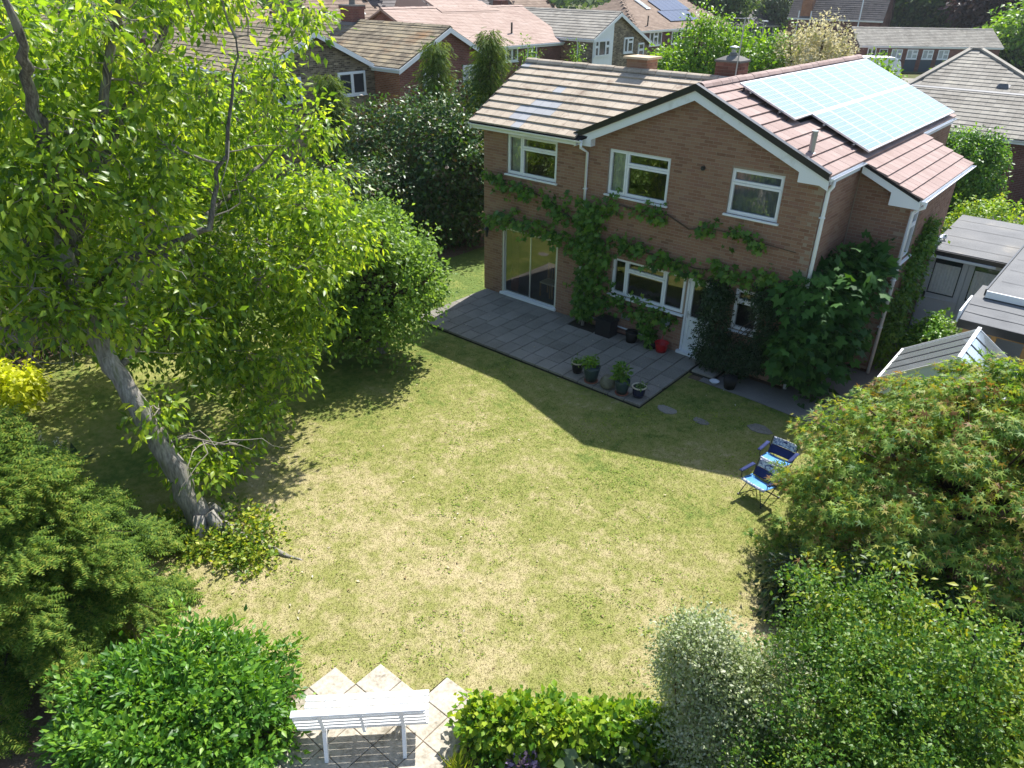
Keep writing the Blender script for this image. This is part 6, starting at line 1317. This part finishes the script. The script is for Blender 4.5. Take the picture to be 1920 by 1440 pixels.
for ri, row in enumerate(ROWS):
    b.tube([Vector((x, -.07+rng.normal()*.01, z+rng.normal()*.03)) for x, z in row], [.026-.018*i/len(row) for i in range(len(row))], 6, cap=False)
    for (x0, z0), (x1, z1) in zip(row[:-1], row[1:]):
        L = math.hypot(x1-x0, z1-z0); n = max(2, int(L/.06))
        for k in range(n):
            f = (k+rng.random())/n; x, z = x0+(x1-x0)*f, z0+(z1-z0)*f
            if ri == 2 and (6.45 < x < 6.95 or 7.55 < x < 7.75 or x > 8.65): continue
            if ri == 2 and rng.random() < .15*(x > 6): continue
            if math.sin(x*5.1+ri*2.1)+.6*math.sin(x*11.3+ri)+rng.normal()*.35 < (-.55 if ri == 2 else -.95): continue
            sp = .085 if ri in (0, 2) else .11
            if ri in (3, 4): sp = .12
            if x < 4.6 and x > 2.6: sp = .17
            C.append((x, -.11-abs(rng.normal())*.06, z+rng.normal()*sp)); O.append((rng.normal()*.4, -1, .1))
for k in range(150):
    z = rng.random()*3.4; C.append((3.9+rng.normal()*(.16 if z > .9 else .11), -.12-abs(rng.normal())*.10, max(.35, z))); O.append((rng.normal()*.6, -1, .1))
for k in range(26): C.append((4.25+rng.normal()*.25, -.15-abs(rng.normal())*.08, 1.0+rng.random()*1.2)); O.append((rng.normal()*.5, -1, 0))
for k in range(16): f = rng.random(); C.append((5.72+.4*f+rng.normal()*.05, -.16-abs(rng.normal())*.05, .75-.62*f)); O.append((.2, -1, -.1))
b.build('branches', MAT['twig_dark'], t, smooth=True)
P, D, Nn, S = leaves(np.array(C), np.array(O), 9, .085, .135, droop=.6, up=.35, out=.6, jit=.7, flat=.9)
P[:, 1] = np.minimum(P[:, 1], -.05)
scatter('foliage', 'lobed', P, D, Nn, S, L12, t, nparts=250)
plant('wall_shrub', 'dark clipped climber growing round the small ground floor window', 'shrub', (8.0, -.3, -.1),
      [((7.78, -.28, .9), (.36, .22, 1.05)), ((7.72, -.25, 1.9), (.28, .18, .28), .5), ((8.4, -.28, .50), (.75, .26, .48)), ((9.05, -.26, 1.35), (.30, .2, .9), .8), ((8.85, -.2, 2.1), (.25, .12, .25), .3)], 200, 26, .09, .06, 'ovate', L13, stem='multi', r0=.02, shell=.6, wx=1.4)
plant('fig_shrub', 'large leaved fig filling the inner corner of the brick house', 'shrub', (10.05, .6, -.1),
      [((9.9, .3, 1.2), (.85, .8, 1.15)), ((10.2, 1.0, 2.0), (.7, .9, 1.0)), ((10.35, 1.5, 2.7), (.55, .6, .55), .6), ((9.75, -.3, 1.15), (.4, .35, .75), .5), ((9.75, .1, 2.3), (.45, .5, .45), .4)], 85, 10, .14, .235, 'lobed', L11, stem='multi', r0=.03, shell=.65, nparts=200, droop=.35, up=.7, jit=.6, flat=.8)
plant('ivy', 'ivy climbing the side wall of the brick wing under the window', 'climber', (10.95, 4, -.1), [((10.95, 3.9, 1.9), (.16, .9, 1.35)), ((10.95, 3.0, .9), (.14, .6, .9)), ((10.95, 4.5, 2.9), (.14, .5, .45), .5)], 150, 22, .10, .085, 'wide', L12, stem='multi', r0=.015, shell=.35)
plant('laurel_bush', 'rounded sunlit laurel bush between greenhouse and garage', 'shrub', (11.85, 3.7, -.1), [((11.85, 3.75, .45), (.62, .75, .62))], 190, 26, .09, .11, 'ovate', L8, stem='multi', r0=.02, shell=.75, wx=1.3)
plant('grey_bush', 'loose grey green bush by the summerhouse wall', 'shrub', (12.45, 3.6, -.1), [((12.4, 3.7, .7), (.3, .4, .55))], 60, 20, .09, .07, 'small', L20, stem='multi', r0=.015)
plant('golden_privet', 'domed yellow green bush behind the flat garage roof', 'shrub', (11.3, 12.3, -.1), [((11.3, 12.3, 1.1), (1.45, 1.2, 1.15))], 330, 26, .11, .10, 'wide', L7, stem='multi', r0=.03, shell=.82)
plant('clipped_hedge', 'tall clipped box shaped hedge between brick house and neighbour', 'hedge', (9.1, 19.5, -.1), [((8.6, 19.6, 1.7), (1.1, 1.0, 1.55)), ((9.5, 19.3, 1.6), (.9, .9, 1.5)), ((7.6, 19.8, 1.7), (1.0, .9, 1.55))], 330, 30, .13, .12, 'ovate', L8, stem='multi', r0=.04, shell=.85, up=.7, wx=1.2)

# trees between the houses and on the skyline
def tree(name, lb, x, y, h, r, mat, per=170, n=30, size=.22, tm='ovate', cr=.32, group=None, zc=.6, squash=.42, th=None, z0=-.1, extra=()):
    ell = [((x, y, z0+h*zc), (r, r, h*squash)), ((x-r*.45, y+.1, z0+h*(zc-.12)), (r*.6, r*.6, h*.28), .4), ((x+r*.45, y-.1, z0+h*(zc-.08)), (r*.6, r*.6, h*.3), .4)]+list(extra)
    plant(name, lb, 'tree', (x, y, z0), ell, per, n, cr, size, tm, mat, group=group, stem='trunk', r0=.10+.012*h, th=th or h*.35, shell=.66, nst=26, droop=.35, up=.7, jit=.9, wx=1.2)
tree('green_tree', 'bright green tree left of the brick chimney with aerial', -6.6, 26.0, 6.9, 1.9, L19, per=210)
tree('green_tree', 'lower bright green tree nearest the ridge between both chimneys', -7.4, 23.8, 5.0, 1.6, L19, per=150)
tree('green_tree', 'bright green tree right of the brick chimney with aerial', -3.6, 26.3, 6.2, 1.75, L19, per=190)
tree('blossom_tree', 'cream blossoming tree beyond the solar panels', -.7, 27.5, 6.6, 2.35, L15, per=420, size=.17, tm='ovate', cr=.22)
tree('green_tree', 'small green tree peeping over right edge of cream blossom', 2.1, 30, 5.2, .8, L19, per=70)
tree('dark_tree', 'big dark round tree on the skyline behind the long bungalow', -19.6, 122, 14, 7.6, L18, per=360, n=26, size=.8, cr=.9, zc=.52)
tree('pale_tree', 'pale sunlit tree left of the big dark skyline tree', -27, 136, 13, 5.0, L19, per=170, n=24, size=.8, cr=.9)
tree('pale_tree', 'pale green tree between the dark tree and the copper tree', -13.5, 140, 13, 5.5, L20, per=170, n=24, size=.8, cr=.9)
tree('copper_beech', 'dark copper leaved tree on the skyline at right', -6.5, 112, 12, 5.4, L17, per=240, n=26, size=.7, cr=.8, zc=.66, squash=.36)
tree('lime_tree', 'bright light green tree at the right edge of the skyline', 1.0, 100, 8, 5.2, L19, per=240, n=26, size=.6, cr=.7, zc=.5)
tree('pale_tree', 'hazy pale tree behind the copper tree at the right edge', 3, 150, 15, 8, L20, per=170, n=24, size=.9, cr=1.0)
tree('lime_tree', 'light green bush below the copper tree', -4.6, 97, 4.4, 3.0, L2, per=110, n=24, size=.5, cr=.5, zc=.5)
tree('dark_tree', 'dark tree on the skyline above the solar panelled brown roof', -44, 98, 12, 6.5, L18, per=240, n=26, size=.7, cr=.8)
tree('grey_tree', 'slim grey green tree left of the dark roofed hall', -38.2, 112, 9, 2.6, L20, per=110, n=26, size=.5, cr=.5)
tree('dark_tree', 'dark tree behind the red brick end terrace', -52, 128, 13, 6, L18, per=150, n=24, size=.8, cr=.9)
tree('dark_tree', 'small dark tree on the skyline behind the brick chimney', -52, 38, 9, 3.2, L18, per=100, n=24, size=.6, cr=.6)
# far woodland closing the view
C, O = [], []
for k in range(520):
    a = rng.uniform(-.62, 1.0)-.55; dd = rng.uniform(190, 420); x, y = 14+math.sin(a)*dd, -16+math.cos(a)*dd; hh = rng.uniform(6, 12)
    for q in range(5): d = unit(1)[0]; d[2] = abs(d[2]); C.append((x+d[0]*6, y+d[1]*6, hh*.45+d[2]*hh*.5)); O.append(d)
P, D, Nn, S = leaves(np.array(C), np.array(O), 14, 1.8, 2.2, droop=.2)
scatter('distant_woodland', 'wide', P, D, Nn, S, L18)
plant('roadside_bush', 'low green bush beside the bungalow lawn above the grey hip', 'shrub', (-3.3, 80, -.1), [((-3.3, 80, .5), (2.2, 1.4, 1.1))], 110, 20, .3, .3, 'ovate', L19, stem='multi', r0=.03)
g = MB(); g.quad((-17, 79.0, -.06), (-3, 91.5, -.06), (-.5, 88.5, -.06), (-14.5, 75.8, -.06)); tag(g.build('bungalow_lawn', MAT['far_ground']), kind='structure')

# ---------------------------------------------------------------- the white bench
BN = thing('garden_bench', 'white slatted garden bench seen from behind on pale paving', 'bench', (9.35, -12.65, -.08))
bx = Vector((.715, .699, 0)); bf = Vector((-.699, .715, 0)); bo = Vector((9.43, -12.72, -.075))
def bp_(a, f, z): return bo+bx*a+bf*f+Vector((0, 0, z))
hl = .78
for k in range(4):                                                       # backrest slats, leaning back
    z = .50+k*.10; f = .055-.035*k
    b = MB(); b.obox(bp_(0, f, z), bx*hl, (bf*.011-Vector((0, 0, 0))), Vector((0, 0, .030))-bf*.010); b.build('back_slat', MAT['white_paint'], BN, bevel=.005)
b = MB(); b.obox(bp_(0, -.055, .905), bx*(hl+.01), bf*.045, Vector((0, 0, .016))); b.build('top_rail', MAT['white_paint'], BN, bevel=.005)
for k in range(5):
    b = MB(); b.obox(bp_(.02, .13+k*.098, .42+.006*k), bx*hl, bf*.039, Vector((0, 0, .013))); b.build('seat_slat', MAT['white_paint'], BN, bevel=.004)
for s in (-.46, .50):
    b = MB(); b.beam(bp_(s, -.045, .0), bp_(s, .06, .45), .065, .045, up=bx); b.beam(bp_(s, .055, .43), bp_(s, -.06, .90), .055, .04, up=bx); b.build('back_leg', MAT['white_paint'], BN)
    b = MB(); b.beam(bp_(s, .55, .0), bp_(s, .50, .42), .055, .045, up=bx); b.build('front_leg', MAT['white_paint'], BN)
    b = MB(); b.beam(bp_(s, .03, .385), bp_(s, .56, .405), .04, .05); b.beam(bp_(s, .52, .10), bp_(s, .10, .37), .03, .03); b.build('seat_bearer', MAT['white_paint'], BN)
b = MB(); b.beam(bp_(.02, .04, .45), bp_(.02, -.05, .88), .045, .03, up=bx); b.beam(bp_(.02, .05, .395), bp_(.02, .54, .405), .035, .04); b.build('centre_strut', MAT['white_paint'], BN)

# ---------------------------------------------------------------- folding chairs beside the maple
def camp_chair(x, y, rz, lb):
    r = thing('camping_chair', lb, 'folding chair', (0, 0, 0), 'folding camping chairs under the maple'); hw = .29
    def grid(f, nu, nv, mat, name, par=r):
        b = MB(); vs = [f(i/nu, j/nv) for j in range(nv+1) for i in range(nu+1)]
        fs = [(j*(nu+1)+i, j*(nu+1)+i+1, (j+1)*(nu+1)+i+1, (j+1)*(nu+1)+i) for j in range(nv) for i in range(nu)]
        b.add(vs, fs); o = b.build(name, mat, par, smooth=True); so_ = o.modifiers.new('thickness', 'SOLIDIFY'); so_.thickness = .012; return o
    sag = lambda u: .05*(1-(2*u-1)**2)
    grid(lambda u, v: (-hw+2*hw*u, -.28+.36*v, .43-.05*v-sag(u)*.7), 8, 6, MAT['blue_cloth'], 'seat')
    grid(lambda u, v: (-hw+2*hw*u, -.315+.045*v, .40+.045*v-.4*sag(u)), 8, 2, MAT['pattern_cloth'], 'seat_trim')
    grid(lambda u, v: (-hw+2*hw*u, .08+.10*v+sag(u)*.5, .38+.17*v), 8, 5, MAT['navy_cloth'], 'mesh_back')
    grid(lambda u, v: (-hw+.02+(2*hw-.04)*u, .18+.05*v+sag(u)*.4, .56+.16*v), 8, 3, MAT['pattern_cloth'], 'headrest')
    b = MB(); b.tube([(0, .232, .645), (0, .248, .65)], .05, 14); b.build('emblem', MAT['navy_cloth'], r)
    for s in (-1, 1):
        b = MB(); b.tube([(s*hw, -.30, .0), (s*hw, .16, .42)], .010, 6); b.tube([(s*hw, .30, .0), (s*hw, -.28, .44)], .010, 6); b.tube([(s*hw, .12, .40), (s*hw, .23, .73)], .010, 6); b.build('side_frame', MAT['dark_steel'], r)
        grid(lambda u, v, s=s: (s*(hw+.05)-.04+.08*u, -.30+.44*v, .585+.02*v), 2, 4, MAT['navy_cloth'], 'armrest')
        b = MB(); b.tube([(s*(hw+.03), -.27, .42), (s*(hw+.03), -.27, .59)], .009, 6); b.tube([(s*hw, .17, .46), (s*(hw+.05), .15, .61)], .009, 6); b.build('arm_post', MAT['dark_steel'], r)
    for yy in (-.30, .30):
        b = MB(); b.tube([(-hw, yy, .012), (hw, -yy*.93, .40 if yy < 0 else .42)], .009, 6); b.tube([(hw, yy, .012), (-hw, -yy*.93, .40 if yy < 0 else .42)], .009, 6); b.build('cross_brace', MAT['dark_steel'], r)
    b = MB()
    for s in (-1, 1):
        for yy in (-.30, .30): b.lathe([(.02, -.0), (.024, .01), (.016, .03)], (s*hw, yy, .0), 8)
    b.build('feet', MAT['black_plastic'], r)
    r.location = (x, y, -.10); r.rotation_euler = (0, 0, rz); r.scale = (.9, .9, .9)
camp_chair(10.93, -4.36, math.radians(-14), 'nearer blue folding camping chair half lit on the lawn')
camp_chair(10.86, -3.40, math.radians(-4), 'farther blue folding camping chair tucked against the maple')

# ---------------------------------------------------------------- pots and things by the wall
def pot(x, y, lb, prof, mat, rim=None, soil=.9, saucer=None, lean=0):
    r = thing('plant_pot', lb, 'plant pot', (x, y, 0), 'pots on the patio')
    b = MB(); b.lathe(prof, (x, y, 0), 24); o = b.build('pot_body', mat, r, smooth=True)
    if rim:
        R_, z_ = rim[0], prof[-1][1]; b = MB(); b.lathe([(R_-.03, z_-.012), (R_, z_-.008), (R_+.008, z_+.008), (R_, z_+.02), (R_-.025, z_+.018), (R_-.03, z_-.05)], (x, y, 0), 24); b.build('rim', rim[1], r, smooth=True)
    R_, z_ = prof[-1]; b = MB(); b.lathe([(0, z_-.035), (R_-.012, z_-.035)], (x, y, 0), 16); b.build('compost', MAT['soil'], r)
    if saucer: b = MB(); b.lathe([(saucer, .002), (saucer+.012, .03), (saucer-.01, .03)], (x, y, 0), 20); b.build('saucer', MAT['terracotta'], r, smooth=True)
def potplant(x, y, z, lb, r_, h_, n, size, mat, tm='ovate', **kw):
    plant('pot_plant', lb, 'plant', (x, y, z), [((x, y, z+h_*.5), (r_, r_, h_*.5))], n, 12, .04, size, tm, mat, stem='multi', r0=.005, nst=8, **kw)
pot(5.50, -2.70, 'small dark glazed pot with cream rim at the left of the patio row', [(.10, 0), (.13, .10), (.135, .24), (.135, .27)], MAT['black_matt'], rim=(.15, MAT['cream']))
potplant(5.50, -2.70, .25, 'low green plant in the small dark glazed pot', .10, .14, 14, .07, L12)
pot(6.02, -2.86, 'large teal pot on terracotta saucer holding a bright green plant', [(.13, .02), (.17, .18), (.20, .34), (.205, .38)], MAT['teal'], rim=(.205, MAT['teal']), saucer=.16)
potplant(5.98, -2.86, .35, 'bright green bushy plant in the large teal pot', .16, .30, 26, .08, L19)
pot(6.47, -2.82, 'squat mossy stone pot in the middle of the patio row', [(.15, 0), (.19, .08), (.18, .18), (.13, .24), (.12, .27)], MAT['stone_pot'])
pot(6.90, -2.88, 'blue grey ribbed pot on terracotta saucer with a tall leafy plant', [(.12, .02), (.15, .16), (.175, .30), (.18, .34)], MAT['teal'], rim=(.18, MAT['teal']), saucer=.15)
potplant(6.88, -2.86, .32, 'tall loose leafy plant in the blue grey ribbed pot', .15, .42, 22, .11, L12, up=.3, droop=-.1)
pot(7.27, -2.74, 'navy glazed pot with wide cream rim at the patio corner', [(.11, 0), (.145, .10), (.15, .22), (.15, .26)], MAT['navy'], rim=(.17, MAT['cream']))
potplant(7.31, -2.72, .24, 'low spreading plant in the navy glazed pot', .10, .10, 10, .06, L12)
b = MB(); b.box(4.55, 5.02, -.56, -.18, .0, .44); b.box(4.52, 5.05, -.59, -.15, .40, .47); b.box(4.62, 4.95, -.5, -.24, .465, .475); tag(b.build('planter_box', MAT['black_plastic'], bevel=.012, loc=(4.8, -.37, 0)), 'black square planter box under the vine beside the wall', 'planter')
pot(5.55, -.30, 'black plastic pot between the planter box and the red bucket', [(.13, 0), (.16, .2), (.17, .28)], MAT['black_matt'], rim=(.17, MAT['black_matt']))
pot(6.15, -.26, 'dark low pot behind the red bucket with a small vine cutting', [(.12, 0), (.16, .12), (.165, .16)], MAT['black_matt'])
potplant(6.1, -.26, .15, 'small vine cutting in the dark low pot', .12, .26, 16, .10, L12)
pot(8.62, -.78, 'black pot on the shaded path below the dark wall shrub', [(.12, -.09), (.16, .1), (.165, .2)], MAT['black_matt'])
bk_ = thing('bucket', 'red plastic bucket beside the kitchen door', 'bucket', (6.45, -.28, 0))
b = MB(); b.lathe([(.13, 0), (.15, .10), (.175, .24), (.185, .245), (.185, .255), (.165, .25), (.14, .04), (0, .03)], (6.45, -.28, 0), 24); b.build('bucket_body', MAT['red_plastic'], bk_, smooth=True)
b = MB(); b.tube([(6.45+.18*math.cos(a), -.28, .25-.12*math.sin(a)) for a in np.linspace(0, PI, 12)], .006, 5); b.build('handle', MAT['dark_steel'], bk_)
br = thing('brush', 'long handled grey brush standing in the red bucket', 'brush', (6.42, -.25, 0))
b = MB(); b.tube([(6.40, -.29, .06), (6.42, -.10, .62)], .012, 8); b.build('handle', MAT['red_plastic'], br); b = MB(); b.tube([(6.42, -.105, .60), (6.425, -.085, .68)], .014, 8); b.build('ferrule', MAT['white_paint'], br)
b = MB(); b.lathe([(.03, 0), (.075, .05), (.085, .14), (.06, .20), (0, .22)], (6.43, -.09, .66), 12); b.build('brush_head', MAT['brush'], br, smooth=True)
b = MB(); b.lathe([(.06, 0), (.08, .03), (.12, .06), (.125, .065), (.10, .06), (0, .02)], (8.24, -.80, -.09), 16); tag(b.build('bird_bath_dish', MAT['grey_door'], smooth=True, loc=(8.24, -.8, -.09)), 'pale blue dish on the shaded path beside the black pot', 'dish')
# dining chairs inside the sliding door
for i, x in enumerate((1.95, 2.4)):
    r = thing('dining_chair', ('left' if i == 0 else 'right')+' oak dining chair standing just inside the sliding patio door', 'chair', (x, .75, .03), 'dining chairs indoors')
    b = MB(); b.box(x-.2, x+.2, .55, .95, .45, .49); b.build('seat', MAT['cream'], r)
    for a, c in ((-.18, .57), (.18, .57), (-.18, .93), (.18, .93)):
        b = MB(); b.box(x+a-.02, x+a+.02, c-.02, c+.02, .03, .449); b.build('leg', MAT['oak'], r)
    b = MB(); b.box(x-.2, x-.16, .93, .97, .49, 1.0); b.box(x+.16, x+.2, .93, .97, .49, 1.0); b.box(x-.16, x+.16, .94, .96, .86, 1.0)
    for k in range(4): b.box(x-.12+.08*k-.012, x-.12+.08*k+.012, .945, .955, .49, .86)
    b.build('backrest', MAT['oak'], r)

# ---------------------------------------------------------------- thin summer haze over the far houses
hz = MB(); hz.box(-720, 520, -210, 1110, -1.4, 17); hz = hz.build('haze', MAT['glass']); hz.data.materials.clear()
mh = bpy.data.materials.new('haze_air'); mh.use_nodes = True; nh = mh.node_tree.nodes; nh.clear(); oh = nh.new('ShaderNodeOutputMaterial'); vh = nh.new('ShaderNodeVolumePrincipled')
vh.inputs['Color'].default_value = (.80, .88, .95, 1); vh.inputs['Density'].default_value = .0002; vh.inputs['Anisotropy'].default_value = .2
mh.node_tree.links.new(vh.outputs[0], oh.inputs['Volume']); hz.data.materials.append(mh); tag(hz, kind='stuff')
